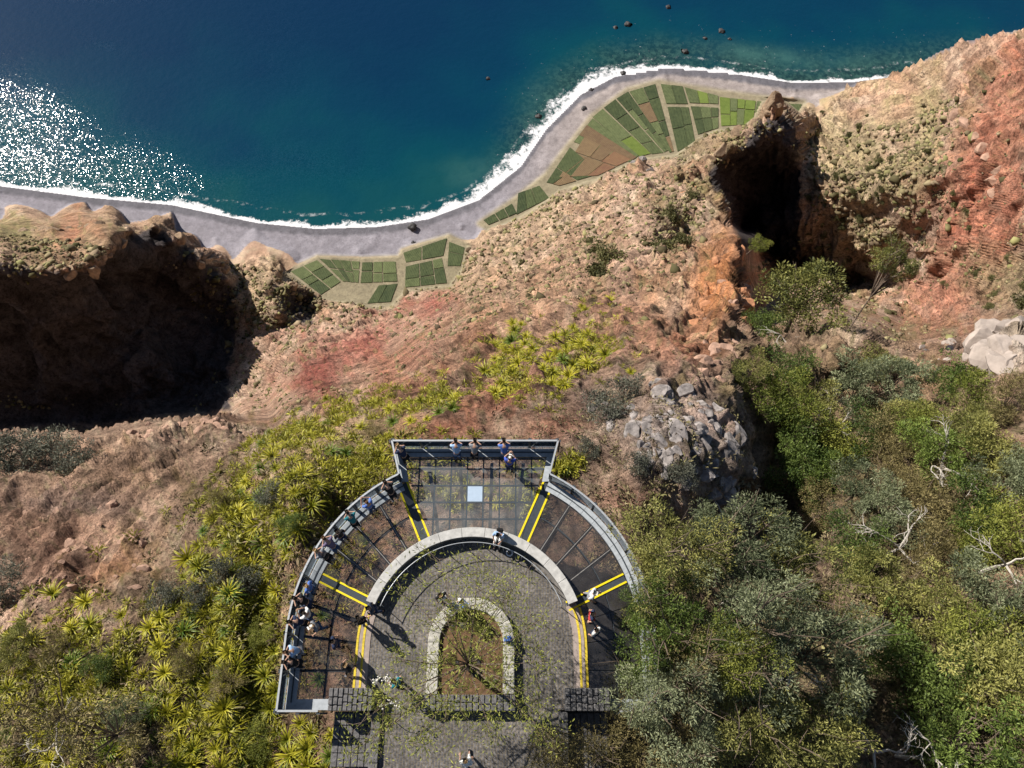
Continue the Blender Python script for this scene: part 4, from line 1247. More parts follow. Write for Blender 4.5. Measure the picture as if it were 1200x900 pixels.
mb = MB()
ri = RI - 0.50
outl = [(PA(ri, -math.pi / 2 + math.pi * i / 40).x, PA(ri, -math.pi / 2 + math.pi * i / 40).y) for i in range(41)]
outl += [(X0 + ri, YC + V_BACK), (X0 + 3.85, YC + V_BACK), (X0 + 3.85, -9), (X0 - 3.85, -9), (X0 - 3.85, YC + V_BACK), (X0 - ri, YC + V_BACK)]
mb.prism(outl[::-1], -6.0, 0.0)
plaza = tag(mb.build('plaza_pavement', M['setts']), 'dark basalt sett pavement of the round lookout plaza', 'pavement', kind='structure')
mb = MB()
rj = RI - 0.02
o1 = [(PA(rj, -math.pi / 2 + math.pi * i / 40), PA(ri + .004, -math.pi / 2 + math.pi * i / 40)) for i in range(41)]
ringp = [(X0 - rj, YC + V_BACK)] + [(a.x, a.y) for a, _ in o1] + [(X0 + rj, YC + V_BACK), (X0 + ri + .004, YC + V_BACK)] + [(b_.x, b_.y) for _, b_ in reversed(o1)] + [(X0 - ri - .004, YC + V_BACK)]
for i in range(len(o1) + 1):
    n_ = len(o1)
    a0, b0 = ((X0 - rj, YC + V_BACK), (X0 - ri - .004, YC + V_BACK)) if i == 0 else ((o1[i - 1][0].x, o1[i - 1][0].y), (o1[i - 1][1].x, o1[i - 1][1].y))
    a1, b1_ = ((X0 + rj, YC + V_BACK), (X0 + ri + .004, YC + V_BACK)) if i == n_ else ((o1[i][0].x, o1[i][0].y), (o1[i][1].x, o1[i][1].y))
    mb.prism([a0, b0, b1_, a1], -9.0, -0.012)
retain = empty('retaining_wall', Q(0, 0, -6), 'concrete retaining wall carrying the round plaza, its rim paved pinkish', 'retaining wall')
o = mb.build('wall_body', M['concrete'], retain); o.location = -retain.location
for sgn in (-1, 1):
    mb = MB()
    pl = [PA(rj, sgn * a) for a in np.linspace(A_WALL, math.pi / 2, 7)] + [Q(sgn * rj, V_BACK + .85), Q(sgn * (ri - .02), V_BACK + .85)] + [PA(ri - .02, sgn * a) for a in np.linspace(math.pi / 2, A_WALL, 7)]
    pl = [(p.x, p.y) for p in pl]
    mb.prism(pl if sgn < 0 else pl[::-1], -0.30, 0.025)
    o = mb.build('threshold_slab', M['threshold'], retain); o.location = -retain.location

# ------------------------------------------------------------------ low curved wall round the plaza
cw = empty('low_wall', PA(RI - .25, 0), 'low curved wall with pale grey coping between the plaza and the glass floor', 'low wall')
NW = 11
for i in range(NW):
    a0 = -A_WALL + 2 * A_WALL * i / NW; a1 = -A_WALL + 2 * A_WALL * (i + 1) / NW
    e = 0.0012
    mb = MB(); mb.prism(sector(RI - .38, RI - .06, a0, a1, 4), -0.2, 0.50)
    o = mb.build('wall_block', M['concrete'], cw); o.location = -cw.location
    mb = MB(); mb.prism(sector(RI - .43, RI + .02, a0 + e, a1 - e, 4), 0.503, 0.60)
    o = mb.build('coping_slab', M['coping'], cw, bevel=0.012); o.location = -cw.location
mb = MB()
mb.tube([PA(RI - .74, -A_WALL + 2 * A_WALL * i / 44, 0.86) for i in range(45)], 0.022, 6)
o = mb.build('handrail', M['rail'], cw, smooth=True); o.location = -cw.location
for i in range(12):
    a = -A_WALL + R(1) + (2 * A_WALL - R(2)) * i / 11
    mb = MB(); mb.tube([PA(RI - .74, a, 0.0), PA(RI - .74, a, 0.855)], 0.02, 6)
    o = mb.build('rail_post', M['rail'], cw); o.location = -cw.location

# ------------------------------------------------------------------ the glass walkway
sk = empty('glass_walkway', Q(0, 6.5), 'horseshoe glass-floored viewing walkway with steel rails cantilevered over the cliff', 'viewing platform')
org = sk.location.copy()


def put(mb, name, material, parent=sk, **kw):
    o = mb.build(name, material, parent, **kw)
    if parent is sk:
        o.location = -org
    return o


def rail_run(pts, n_post, low=False):
    """Edge plate is separate; this is balustrade panes, posts, mid rails and the top rail along pts (outer edge line)."""
    L = [0]
    for a, b in zip(pts[:-1], pts[1:]): L.append(L[-1] + (b - a).length)
    def at(s):
        for i in range(len(pts) - 1):
            if s <= L[i + 1] + 1e-6:
                t = (s - L[i]) / (L[i + 1] - L[i]); return pts[i].lerp(pts[i + 1], t)
        return pts[-1]
    mb = MB()
    top = [p + Vector((0, 0, 1.12)) for p in pts]
    for a, b in zip(top[:-1], top[1:]):
        d = (b - a).normalized() * 0.004
        mb.bar(a - d, b + d, 0.085, 0.05)
    put(mb, 'top_rail', M['rail'])
    for i in range(n_post + 1):
        p = at(L[-1] * i / n_post)
        j = min(L[-1], L[-1] * i / n_post + .01); k_ = max(0, j - .02)
        d = (at(j) - at(k_)).normalized(); nrm = Vector((d.y, -d.x, 0))
        c = Q(0, 3)
        if nrm.dot(c - p) < 0: nrm = -nrm
        mb = MB()
        mb.bar(p - nrm * .10 + Vector((0, 0, -.34)), p - nrm * .10 + Vector((0, 0, 1.09)), 0.07, 0.16, up=d)
        put(mb, 'rail_post', M['steel_dark'])
    for i in range(n_post):
        s0, s1 = L[-1] * i / n_post + .06, L[-1] * (i + 1) / n_post - .06
        q = [at(s0 + (s1 - s0) * t / 3) for t in range(4)]
        for kz, (z0, z1) in enumerate([(0.09, 1.08)]):
            mb = MB()
            for a, b in zip(q[:-1], q[1:]):
                d = (b - a).normalized(); nn_ = Vector((d.y, -d.x, 0)) * .008
                b0 = len(mb.v)
                vs = [a - nn_, a + nn_, b + nn_, b - nn_]
                mb.add([(v.x, v.y, z0) for v in vs] + [(v.x, v.y, z1) for v in vs], [(3, 2, 1, 0), (4, 5, 6, 7), (0, 1, 5, 4), (2, 3, 7, 6), (1, 2, 6, 5), (3, 0, 4, 7)])
            put(mb, 'balustrade_pane', M['glass_rail'])


# front bay outline
TL0, TR0 = PA(RO, -A_TRAP), PA(RO, A_TRAP)
FL, FR = Q(-4.05, 9.25), Q(4.05, 9.25)
BLc, BRc = PA(RI, -A_TRAP), PA(RI, A_TRAP)
PW = 0.44
mb = MB()
ins = Q(-4.05 + PW * 1.1, 9.25 - PW), Q(4.05 - PW * 1.1, 9.25 - PW)
mb.prism([(FL.x, FL.y), (ins[0].x, ins[0].y), (ins[1].x, ins[1].y), (FR.x, FR.y)], -0.30, 0.03)
put(mb, 'edge_plate', M['plate'])
mb = MB()
mb.bar(Q(-3.5, 9.25 - PW - .12, .036), Q(3.5, 9.25 - PW - .12, .036), 0.07, 0.07)
put(mb, 'gutter_rail', M['steel_dark'])
mb = MB(); mb.bar(Q(-3.98, 9.25 - .2, .04), Q(3.98, 9.25 - .2, .04), 0.05, 0.03)
put(mb, 'drip_rail', M['steel_dark'])
for s in (-1, 1):
    mb = MB()
    a, b_ = Q(s * 4.05, 9.25), PA(RO, s * A_TRAP)
    ai, bi = Q(s * (4.05 - PW * 1.1), 9.25 - PW), PA(RO - .15, s * (A_TRAP - R(2.2)))
    pl = [(a.x, a.y), (b_.x, b_.y), (bi.x, bi.y), (ai.x, ai.y)]
    mb.prism(pl if s < 0 else pl[::-1], -0.30, 0.028)
    put(mb, 'edge_plate', M['plate'])
# front bay floor: side lines from the wall to the plate
inner_u = lambda v, s=1: 2.28 + (v - 4.55) * (3.62 - 2.28) / (8.80 - 4.55)
rows = [4.60, 5.66, 6.49, 7.33, 8.19, 8.80]
cols = [-3.6, -2.8, -2.0, -1.2, -0.4, 0.4, 1.2, 2.0, 2.8, 3.6]


def clip_cell(u0, u1, v0, v1):
    """Cell cut by the slanted sides and by the curved wall."""
    poly = [(u0, v0), (u1, v0), (u1, v1), (u0, v1)]
    k = (3.62 - 2.28) / (8.80 - 4.55)
    def cut(poly, f):
        out = []
        for i in range(len(poly)):
            p, q = poly[i], poly[(i + 1) % len(poly)]
            fp, fq = f(p), f(q)
            if fp >= 0: out.append(p)
            if (fp >= 0) != (fq >= 0):
                t = fp / (fp - fq); out.append((p[0] + (q[0] - p[0]) * t, p[1] + (q[1] - p[1]) * t))
        return out
    for s in (-1, 1):
        poly = cut(poly, lambda p: 2.28 + (p[1] - 4.55) * k - s * p[0] - .05)
        if len(poly) < 3: return None
    return poly


def area(p): return abs(sum(p[i][0] * p[(i + 1) % len(p)][1] - p[(i + 1) % len(p)][0] * p[i][1] for i in range(len(p)))) / 2
for j in range(5):
    for i in range(9):
        g = .037
        p = clip_cell(cols[i] + g, cols[i + 1] - g, rows[j] + g, rows[j + 1] - g)
        if not p or area(p) < .02: continue
        mb = MB(); mb.prism([(X0 + a, YC + b_) for a, b_ in p], -0.025, 0.0)
        op = (i == 4 and j == 2)
        put(mb, 'glass_pane', M['opaque_pane'] if op else M['glass_floor'])
        if op:
            sk.children[-1]['label'] = 'pale blue frosted pane in the middle of the front bay'
for c in cols[1:-1]:
    v0 = 4.6 if abs(c) < 2.25 else 4.55 + (abs(c) - 2.28) / .3153
    mb = MB(); mb.box(X0 + c - .034, X0 + c + .034, YC + v0, YC + 8.80, -0.16, -0.004)
    put(mb, 'floor_beam', M['steel_slate'])
for r_ in rows[1:-1]:
    w = inner_u(r_)
    mb = MB(); mb.box(X0 - w, X0 + w, YC + r_ - .034, YC + r_ + .034, -0.14, 0.004)
    put(mb, 'floor_beam', M['steel_slate'])
# joints between front bay and side bays: dark gutter edged with yellow
for s in (-1, 1):
    a0, b0 = PA(RI + .05, s * A_TRAP), PA(RO - .12, s * A_TRAP)
    side = Vector((math.cos(s * A_TRAP), -math.sin(s * A_TRAP), 0))
    mb = MB(); mb.bar(a0 + Vector((0, 0, -.2)), b0 + Vector((0, 0, -.2)), 0.44, 0.38)
    put(mb, 'joint_gutter', M['steel_dark'])
    for k_ in (-1, 1):
        mb = MB(); mb.bar(a0 + side * k_ * .24 + Vector((0, 0, .0)), b0 + side * k_ * .24, 0.095, 0.03)
        put(mb, 'yellow_stripe', M['yellow'])
    a1, b1_ = PA(RI - .45, s * A_WALL), PA(RO - .5, s * A_WALL)
    side = Vector((math.cos(s * A_WALL), -math.sin(s * A_WALL), 0))
    mb = MB(); mb.bar(a1 + Vector((0, 0, -.2)), b1_ + Vector((0, 0, -.2)), 0.30, 0.38)
    put(mb, 'joint_gutter', M['steel_dark'])
    for k_ in (-1, 1):
        mb = MB(); mb.bar(a1 + side * k_ * .19 + Vector((0, 0, .012)), b1_ + side * k_ * .19 + Vector((0, 0, .012)), 0.085, 0.03)
        put(mb, 'yellow_stripe', M['yellow'])
    # yellow lines along the threshold
    for rr in (RI + .05, RI - .22):
        pts_ = [PA(rr, s * a) for a in np.linspace(A_WALL + R(2.5), math.pi / 2, 9)] + [Q(s * rr, V_BACK + .9)]
        mb = MB()
        for p, q in zip(pts_[:-1], pts_[1:]):
            d = (q - p).normalized() * .003
            mb.bar(p - d + Vector((0, 0, .03)), q + d + Vector((0, 0, .03)), 0.10, 0.02)
        put(mb, 'yellow_stripe', M['yellow_worn'])
    # side bay panes: three wide panes then the walk-on bay
    ang = [A_TRAP + R(2.0), R(37.5), R(48.5), R(59.0), A_WALL - R(1.6)]
    for a0_, a1_ in zip(ang[:-1], ang[1:]):
        for r0_, r1_ in ((RI + .06, 6.42), (6.47, RO - .48)):
            mb = MB(); mb.prism(sector(r0_, r1_, s * (a0_ + R(.18)), s * (a1_ - R(.18)), 4) if s > 0 else sector(r0_, r1_, s * (a1_ - R(.18)), s * (a0_ + R(.18)), 4), -0.03, 0.0)
            put(mb, 'glass_pane', M['glass_tint'])
    for a_ in ang[1:-1]:
        mb = MB(); mb.bar(PA(RI, s * a_, -.24), PA(RO - .3, s * a_, -.24), 0.14, 0.36)
        put(mb, 'floor_beam', M['steel_dark'])
    ang2 = [A_WALL + R(1.8), R(79.5), R(90)]
    for a0_, a1_ in zip(ang2[:-1], ang2[1:]):
        lo_, hi_ = (s * (a0_ + R(.15)), s * (a1_ - R(.15)))
        for r0_, r1_ in ((RI + .12, 6.42), (6.47, RO - .48)):
            mb = MB(); mb.prism(sector(r0_, r1_, min(lo_, hi_), max(lo_, hi_), 3), -0.03, 0.0)
            put(mb, 'glass_pane', M['glass_tint'])
    for a_ in (R(79.5), R(90)):
        mb = MB(); mb.bar(PA(RI, s * a_, -.22), PA(RO - .3, s * a_, -.22), 0.12, 0.34)
        put(mb, 'floor_beam', M['steel_dark'])
    vs2 = [0.0, -1.15, -2.30]
    for v1_, v0_ in zip(vs2[:-1], vs2[1:]):
        for r0_, r1_ in ((RI + .12, 6.42), (6.47, RO - .48)):
            sh_ = lambda r_: SHIFT * (r_ - RI) / (RO - RI) if v1_ == 0.0 else 0.0
            pl = [(X0 + s * r0_, YC + v0_ + .02), (X0 + s * r1_, YC + v0_ + .02), (X0 + s * r1_, YC + v1_ - .02 + sh_(r1_)), (X0 + s * r0_, YC + v1_ - .02 + sh_(r0_))]
            mb = MB(); mb.prism(pl if s > 0 else pl[::-1], -0.03, 0.0)
            put(mb, 'glass_pane', M['glass_tint'])
    mb = MB(); mb.bar(Q(s * RI, -1.15, -.22), Q(s * (RO - .3), -1.15, -.22), 0.12, 0.34)
    put(mb, 'floor_beam', M['steel_dark'])
    mb = MB()
    pts_ = [PA(6.445, s * a, -.14) for a in np.linspace(A_TRAP, math.pi / 2, 16)] + [Q(s * 6.445, -2.4, -.14)]
    for p, q in zip(pts_[:-1], pts_[1:]): mb.bar(p, q, .07, .2)
    put(mb, 'floor_beam', M['steel_dark'])
    # joint lines (white seal) on the glass
    for a_ in ang[1:-1]:
        mb = MB(); mb.bar(PA(RI + .1, s * a_, .004), PA(RO - .5, s * a_, .004), 0.035, 0.012)
        put(mb, 'pane_joint', M['strip'])
    # edge plates following the outer curve
    av = list(np.linspace(A_TRAP, math.pi / 2, 13))
    for a0_, a1_ in zip(av[:-1], av[1:]):
        lo_, hi_ = sorted((s * (a0_ + .0008), s * (a1_ - .0008)))
        mb = MB(); mb.prism(sector(RO - .45, RO, lo_, hi_, 3), -0.30, 0.03)
        put(mb, 'edge_plate', M['plate'])
    mb = MB()
    for a0_, a1_ in zip(av[:-1], av[1:]):
        mb.bar(PA(RO - .23, s * a0_, .045), PA(RO - .23, s * a1_, .045), .05, .03)
    mb.bar(Q(s * (RO - .23), SHIFT - .02, .045), Q(s * (RO - .23), V_BACK + .3, .045), .05, .03)
    put(mb, 'drip_rail', M['steel_dark'])
    for v1_, v0_ in ((SHIFT - .03, -1.15), (-1.15, V_BACK)):
        mb = MB(); xa, xb = sorted((X0 + s * (RO - .45), X0 + s * RO))
        mb.box(xa, xb, YC + v0_ + .006, YC + v1_ - .006, -0.30, 0.03); put(mb, 'edge_plate', M['plate'])
    mb = MB(); xa, xb = sorted((X0 + s * (RI + 1.0), X0 + s * (RO - .455)))
    mb.box(xa, xb, YC + V_BACK, YC - 2.31, -0.30, 0.028); put(mb, 'edge_plate', M['plate'])
    mb = MB(); xa, xb = sorted((X0 + s * (RI + .02), X0 + s * (RI + 1.0 - .006)))
    mb.box(xa, xb, YC + V_BACK, YC - 2.31, -0.30, 0.028); put(mb, 'edge_plate', M['plate'])
    arc = [PA(RO + .03, s * a) for a in np.linspace(A_TRAP, math.pi / 2, 25)]
    rail_run(arc, 7)
    rail_run([Q(s * (RO + .03), SHIFT - .02), Q(s * (RO + .03), V_BACK - .03)], 2)
    rail_run([Q(s * (RO + .0), V_BACK - .03), Q(s * 6.35, V_BACK - .03)], 2)
    rail_run([Q(s * 4.08, 9.28), PA(RO + .03, s * (A_TRAP - R(.3)))], 2)
    # struts from the cliff up to the floor
    for a_ in (R(37.5), R(59.0), R(79.5)):
        mb = MB(); mb.bar(PA(RI, s * a_, -3.2), PA(RO - .6, s * a_, -.44), .16, .16)
        put(mb, 'strut', M['steel_dark'])
rail_run([FL + Vector((0, .03, 0)), FR + Vector((0, .03, 0))], 6)
for u in (-2.4, -.8, .8, 2.4):
    mb = MB(); mb.bar(Q(u * .8, 4.9, -3.4), Q(u, 8.6, -.40), .16, .16)
    put(mb, 'strut', M['steel_dark'])

# ------------------------------------------------------------------ planter, stone blocks, side walls
pk = empty('planter', Q(0, -1), 'arched planter bed edged with whitewashed stone in the middle of the plaza', 'planter')
def putp(mb, name, material, parent, **kw):
    o = mb.build(name, material, parent, **kw); o.location = -parent.location; return o
KO, KI = 1.93, 1.42
na = 12
for i in range(na):
    a0_ = -math.pi / 2 + math.pi * i / na; a1_ = a0_ + math.pi / na
    mb = MB(); mb.prism(sector(KI, KO, a0_ + .004, a1_ - .004, 3), -.15, .40 + rng.uniform(-.015, .015))
    putp(mb, 'kerb_stone', M['kerbstone'], pk, bevel=.02)
for s in (-1, 1):
    for k_ in range(4):
        mb = MB(); xa, xb = sorted((X0 + s * KI, X0 + s * KO))
        mb.box(xa, xb, YC - .53 * (k_ + 1) + .005, YC - .53 * k_ - .005, -.15, .40 + rng.uniform(-.015, .015))
        putp(mb, 'kerb_stone', M['kerbstone'], pk, bevel=.02)
mb = MB()
sp = [(PA(KI + .02, -math.pi / 2 + math.pi * i / 20).x, PA(KI + .02, -math.pi / 2 + math.pi * i / 20).y) for i in range(21)] + [(X0 + KI + .02, YC - 2.15), (X0 - KI - .02, YC - 2.15)]
mb.prism(sp[::-1], .01, .22)
putp(mb, 'soil_bed', M['soil'], pk)
for i in range(14):
    o = link('pebble', rocks[i % 3], M['kerbstone'], pk, smooth=True)
    r_ = rng.uniform(.06, .17)
    o.location = Q(rng.uniform(-1.1, 1.1), rng.uniform(-1.8, .9), .22) - pk.location; o.scale = (r_, r_, r_ * .7)


def stone_block(name, label, cat, u0, u1, v0, v1, h, nu, nv, base=-.4):
    t = empty(name, Q((u0 + u1) / 2, (v0 + v1) / 2, 0), label, cat)
    mb = MB(); mb.box(X0 + u0 + .02, X0 + u1 - .02, YC + v0 + .02, YC + v1 - .02, base, h - .10)
    putp(mb, 'block_core', M['basalt'], t)
    us = np.linspace(u0, u1, nu + 1)
    for i in range(nu):
        ofs = rng.uniform(-.08, .08)
        vs_ = np.linspace(v0, v1, nv + 1); vs_[1:-1] += ofs
        for j in range(nv):
            g = .014
            mb = MB(); mb.box(X0 + us[i] + g, X0 + us[i + 1] - g, YC + vs_[j] + g, YC + vs_[j + 1] - g, h - .12, h + rng.uniform(-.03, .04))
            putp(mb, 'stone', M['basalt'], t, bevel=.025)
    return t


stone_block('stone_block', 'basalt block left of the plaza where the yellow lines end, half in sun', 'stone block', -6.05, -4.15, V_BACK - .05, V_BACK + .88, .75, 9, 3)
stone_block('stone_block', 'dark shaded basalt block right of the plaza beside the overhanging tree', 'stone block', 4.10, 6.02, V_BACK - .05, V_BACK + .88, .75, 8, 3)
stone_block('stone_bench', 'long basalt bench slab closing the near end of the planter', 'stone bench', -1.98, 1.98, V_BACK - .05, V_BACK + .62, .52, 15, 2)
for s, lab in ((-1, 'rough stone side wall of the entrance path, left side, partly under leaves'), (1, 'rough stone side wall of the entrance path, right side, by the sunken block')):
    t = empty('side_wall', Q(s * 4.0, -6.4, 0), lab, 'stone wall')
    mb = MB(); xa, xb = sorted((X0 + s * 3.87, X0 + s * 4.2)); mb.box(xa, xb, -9, YC + V_BACK - .06, -3.5, .10)
    putp(mb, 'wall_body', M['basalt'], t)
    v = V_BACK - .07
    while v > -11:
        d = rng.uniform(.4, .75)
        mb = MB(); mb.box(xa - .03, xb + .03, YC + v - d + .012, YC + v - .012, .102, .22 + rng.uniform(-.02, .03))
        putp(mb, 'stone', M['basalt'], t, bevel=.02)
        v -= d
t = empty('sunken_block', Q(5.1, -4.0, -.8), 'mossy dark stone base sunk below the right-hand block', 'stone base')
mb = MB(); mb.box(X0 + 4.22, X0 + 6.0, YC - 5.3, YC + V_BACK - .06, -6, -.55); putp(mb, 'base_body', M['basalt'], t)
for i in range(6):
    for j in range(4):
        mb = MB(); x0_ = X0 + 4.24 + i * .293; y0_ = YC - 5.28 + j * .61
        mb.box(x0_ + .012, x0_ + .28, y0_ + .012, y0_ + .595, -.56, -.48 + rng.uniform(-.02, .03)); putp(mb, 'stone', M['basalt'], t, bevel=.02)
t = empty('sunken_block', Q(-5.1, -4.0, -.8), 'leaf-covered stone base below the left-hand block', 'stone base')
mb = MB(); mb.box(X0 - 6.0, X0 - 4.22, YC - 5.0, YC + V_BACK - .06, -6, -.55); putp(mb, 'base_body', M['basalt'], t)
for i in range(6):
    for j in range(4):
        mb = MB(); x0_ = X0 - 5.99 + i * .293; y0_ = YC - 4.98 + j * .54
        mb.box(x0_ + .012, x0_ + .28, y0_ + .012, y0_ + .525, -.56, -.48 + rng.uniform(-.02, .03)); putp(mb, 'stone', M['basalt'], t, bevel=.02)
# ------------------------------------------------------------------ vegetation
def proj(p):
    dx, dy, dz = p[0], p[1], p[2] - HC
    d = dy * ST - dz * CT
    return 600 + FPX * dx / d, 450 - FPX * (dy * CT + dz * ST) / d


def ground_xy(x, y, z=-8.0):
    g = None
    for _ in range(8):
        u, v = proj((x, y, z))
        g = ground(u, v)
        z = 0.5 * z + 0.5 * g.z
    return Vector((x, y, g.z))


def in_poly(x, y, poly):
    c = False
    for (x0, y0), (x1, y1) in zip(poly, poly[1:] + poly[:1]):
        if (y0 > y) != (y1 > y) and x < (x1 - x0) * (y - y0) / (y1 - y0) + x0: c = not c
    return c


def leaf_blade(L, wd, elev, droop, n=4):
    """A tapering channelled blade along +x."""
    V, F = [], []
    for i in range(n + 1):
        t = i / n
        w = wd * (0.55 + 1.2 * t - 1.75 * t * t) * .5 if t < 1 else 0.003
        x = L * t * math.cos(elev - droop * t * t); z = L * t * math.sin(elev - droop * t * t)
        V += [(x, -w, z + w * .35), (x, 0, z), (x, w, z + w * .35)]
    for i in range(n):
        a = i * 3
        F += [(a, a + 3, a + 4, a + 1), (a + 1, a + 4, a + 5, a + 2)]
    return np.array(V), np.array(F)


def rosette(seed, n=52, wd=.085):
    rs = np.random.default_rng(seed); Vs, Fs, T = [], [], []; off = 0
    for i in range(n):
        t = i / n
        el = R(-8 + 88 * t ** 1.1) + rs.normal(0, .08)
        v, f = leaf_blade((1.0 - .42 * t) * rs.uniform(.82, 1.12), wd * rs.uniform(.8, 1.2), el, R(30) * rs.uniform(.4, 1.3), 4)
        a = i * 2.39996 + rs.normal(0, .1)
        c, s = math.cos(a), math.sin(a)
        v = np.stack([v[:, 0] * c - v[:, 1] * s, v[:, 0] * s + v[:, 1] * c, v[:, 2]], 1)
        Vs.append(v); Fs.append(f + off); off += len(v)
        T.append(np.full(len(v), np.clip(.25 + .5 * (1 - t) + rs.normal(0, .16), 0, 1)))
    return np_mesh('rosette', np.concatenate(Vs), np.concatenate(Fs), {'tint': ('FLOAT', np.concatenate(T))})


def dead_skirt(seed):
    rs = np.random.default_rng(seed); Vs, Fs = [], []; off = 0
    for i in range(16):
        v, f = leaf_blade(rs.uniform(.5, .8), .07, R(-22), R(35), 3)
        a = rs.uniform(0, 6.28); c, s = math.cos(a), math.sin(a)
        v = np.stack([v[:, 0] * c - v[:, 1] * s, v[:, 0] * s + v[:, 1] * c, v[:, 2] - .02], 1)
        Vs.append(v); Fs.append(f + off); off += len(v)
    return np_mesh('dead_leaves', np.concatenate(Vs), np.concatenate(Fs))


ROS = [rosette(40 + i) for i in range(4)]
SKIRT = [dead_skirt(60 + i) for i in range(2)]
for me in ROS: me.materials.append(M['leaf_rosette'])
ROSG = [me.copy() for me in ROS[:2]]
for me in ROSG: me.materials.clear(); me.materials.append(M['leaf_rosette_green'])
for me in SKIRT: me.materials.append(M['dead_leaf'])
bv_, bf_ = leaf_blade(1.0, .085, 0.0, R(22), 5)
BLADE = [np_mesh('leaf', bv_, bf_, {'tint': ('FLOAT', np.full(len(bv_), tt))}) for tt in (.3, .55, .8)]
for me in BLADE: me.materials.append(M['leaf_rosette'])

AG = [
    # polygon, spacing px, radius m, green share, label, group
    ([(222, 650), (262, 590), (320, 548), (385, 560), (345, 640), (326, 700), (322, 840), (388, 852), (390, 905), (205, 905), (196, 800), (188, 730)], 25, (.5, 1.2), .16,
     'yellow-green spiky rosette plant in the dense bank right beside the left glass floor', 'spiky plants in the bank beside the walkway', 150),
    ([(0, 735), (60, 690), (100, 735), (150, 715), (188, 740), (190, 905), (0, 905)], 33, (.5, 1.15), .28,
     'yellow-green spiky rosette plant in the bottom left thicket, left of the dry gully', 'spiky plants in the bottom left thicket', 45),
    ([(285, 525), (330, 492), (400, 462), (470, 468), (545, 455), (540, 482), (470, 500), (445, 538), (360, 556), (280, 600)], 23, (.55, .95), .35,
     'yellow spiky rosette plant on the slope just above the left curve of the walkway', 'spiky plants on the slope above the left curve', 70),
    ([(566, 445), (572, 410), (606, 372), (622, 396), (628, 420), (600, 450), (586, 470)], 15, (.9, 1.5), .15,
     'bright yellow-green rosette plant in the left clump on the red slope beyond the front bay', 'spiky plants in the left clump on the red slope', 22),
    ([(628, 440), (640, 405), (668, 385), (690, 345), (722, 350), (690, 380), (700, 430), (668, 450), (640, 455)], 15, (.9, 1.5), .1,
     'yellow rosette plant in the right clump on the red slope beyond the front bay', 'spiky plants in the right clump on the red slope', 24),
    ([(490, 540), (535, 560), (625, 535), (640, 545), (610, 600), (520, 600)], 24, (.45, .75), .4,
     'yellow-green rosette plant under the clear glass of the front bay', 'spiky plants under the front bay', 12),
    ([(350, 690), (420, 600), (440, 640), (405, 700), (395, 800), (350, 800)], 34, (.45, .7), .5,
     'rosette plant seen through the tinted glass of the left curve', 'spiky plants under the left curve', 10),
]
rs_ = np.random.default_rng(77)
n_big_ = 0
for poly_, sp, (r0, r1), gshare, lab, grp, cap in AG:
    xs = [p[0] for p in poly_]; ys = [p[1] for p in poly_]
    placed = []
    for _ in range(6000):
        x, y = rs_.uniform(min(xs), max(xs)), rs_.uniform(min(ys), max(ys))
        if not in_poly(x, y, poly_): continue
        if any((x - a) ** 2 + (y - b_) ** 2 < (sp * .66) ** 2 for a, b_ in placed): continue
        placed.append((x, y))
        if len(placed) >= cap: break
    mx_, my_ = np.median([p[0] for p in placed]), np.percentile([p[1] for p in placed], [33, 66])
    for x, y in placed:
        g = ground(x, y)
        r = rs_.uniform(r0, r1)
        green = rs_.uniform() < gshare
        q_ = (r - r0) / (r1 - r0)
        size = 'small' if q_ < .33 else 'mid-sized' if q_ < .7 else 'big'
        part_ = ('upper' if y < my_[0] else 'middle' if y < my_[1] else 'lower') + (' left' if x < mx_ else ' right')
        lb = f"{size} {'green' if green else 'yellow'} spiky rosette, {part_} of {grp.replace('spiky plants in ', '').replace('spiky plants on ', '').replace('spiky plants under', 'those under')}"
        t = empty('spiky_plant', g + Vector((0, 0, .10 * r)), lb, 'agave', grp, rs_.uniform(0, 6.28))
        t.rotation_euler = (rs_.normal(-.16, .12), rs_.normal(0, .14), rs_.uniform(0, 6.28))
        t.scale = (r, r, r * rs_.uniform(.75, 1.1))
        if y > 560 and 205 < x < 385 and not green and n_big_ < 12 and rs_.uniform() < .3:
            n_big_ += 1
            for k_ in range(46):
                tt = k_ / 46
                o = link('leaf', BLADE[int(rs_.integers(3))], None, t)
                ln = (1.05 - .42 * tt) * rs_.uniform(.85, 1.1)
                o.rotation_euler = (0, -R(-6 + 86 * tt), k_ * 2.39996); o.scale = (ln, rs_.uniform(.8, 1.2), ln)
        else:
            link('leaf_rosette', (ROSG if green else ROS)[int(rs_.integers(2 if green else 4))], None, t)
        link('dead_leaves', SKIRT[int(rs_.integers(2))], None, t)
for (x, y, r, lab) in [
    (710, 417, 1.45, 'large star-shaped spiky plant standing alone on the reddish slope, right of the yellow clumps'),
    (684, 388, 1.3, 'large star-shaped spiky plant in front of the right yellow clump on the red slope'),
    (662, 552, .7, 'bright green spiky plant just outside the right corner of the front bay'),
    (515, 473, .8, 'light green spiky plant on the red soil beyond the left end of the front bay'),
    (105, 708, 1.0, 'yellow spiky plant standing alone on pinkish bare rock at the left'),
    (738, 434, .8, 'small yellow spiky plant below the orange rock ridge'),
    (272, 700, 1.2, 'dark green spiky plant with long leaves in the middle of the yellow bank'),
]:
    g = ground(x, y)
    t = empty('spiky_plant', g + Vector((0, 0, .1)), lab, 'agave', None, rs_.uniform(0, 6)); t.scale = (r, r, r)
    link('leaf_rosette', ROSG[0] if x in (662, 272) else ROS[1], None, t)
    link('dead_leaves', SKIRT[0], None, t)


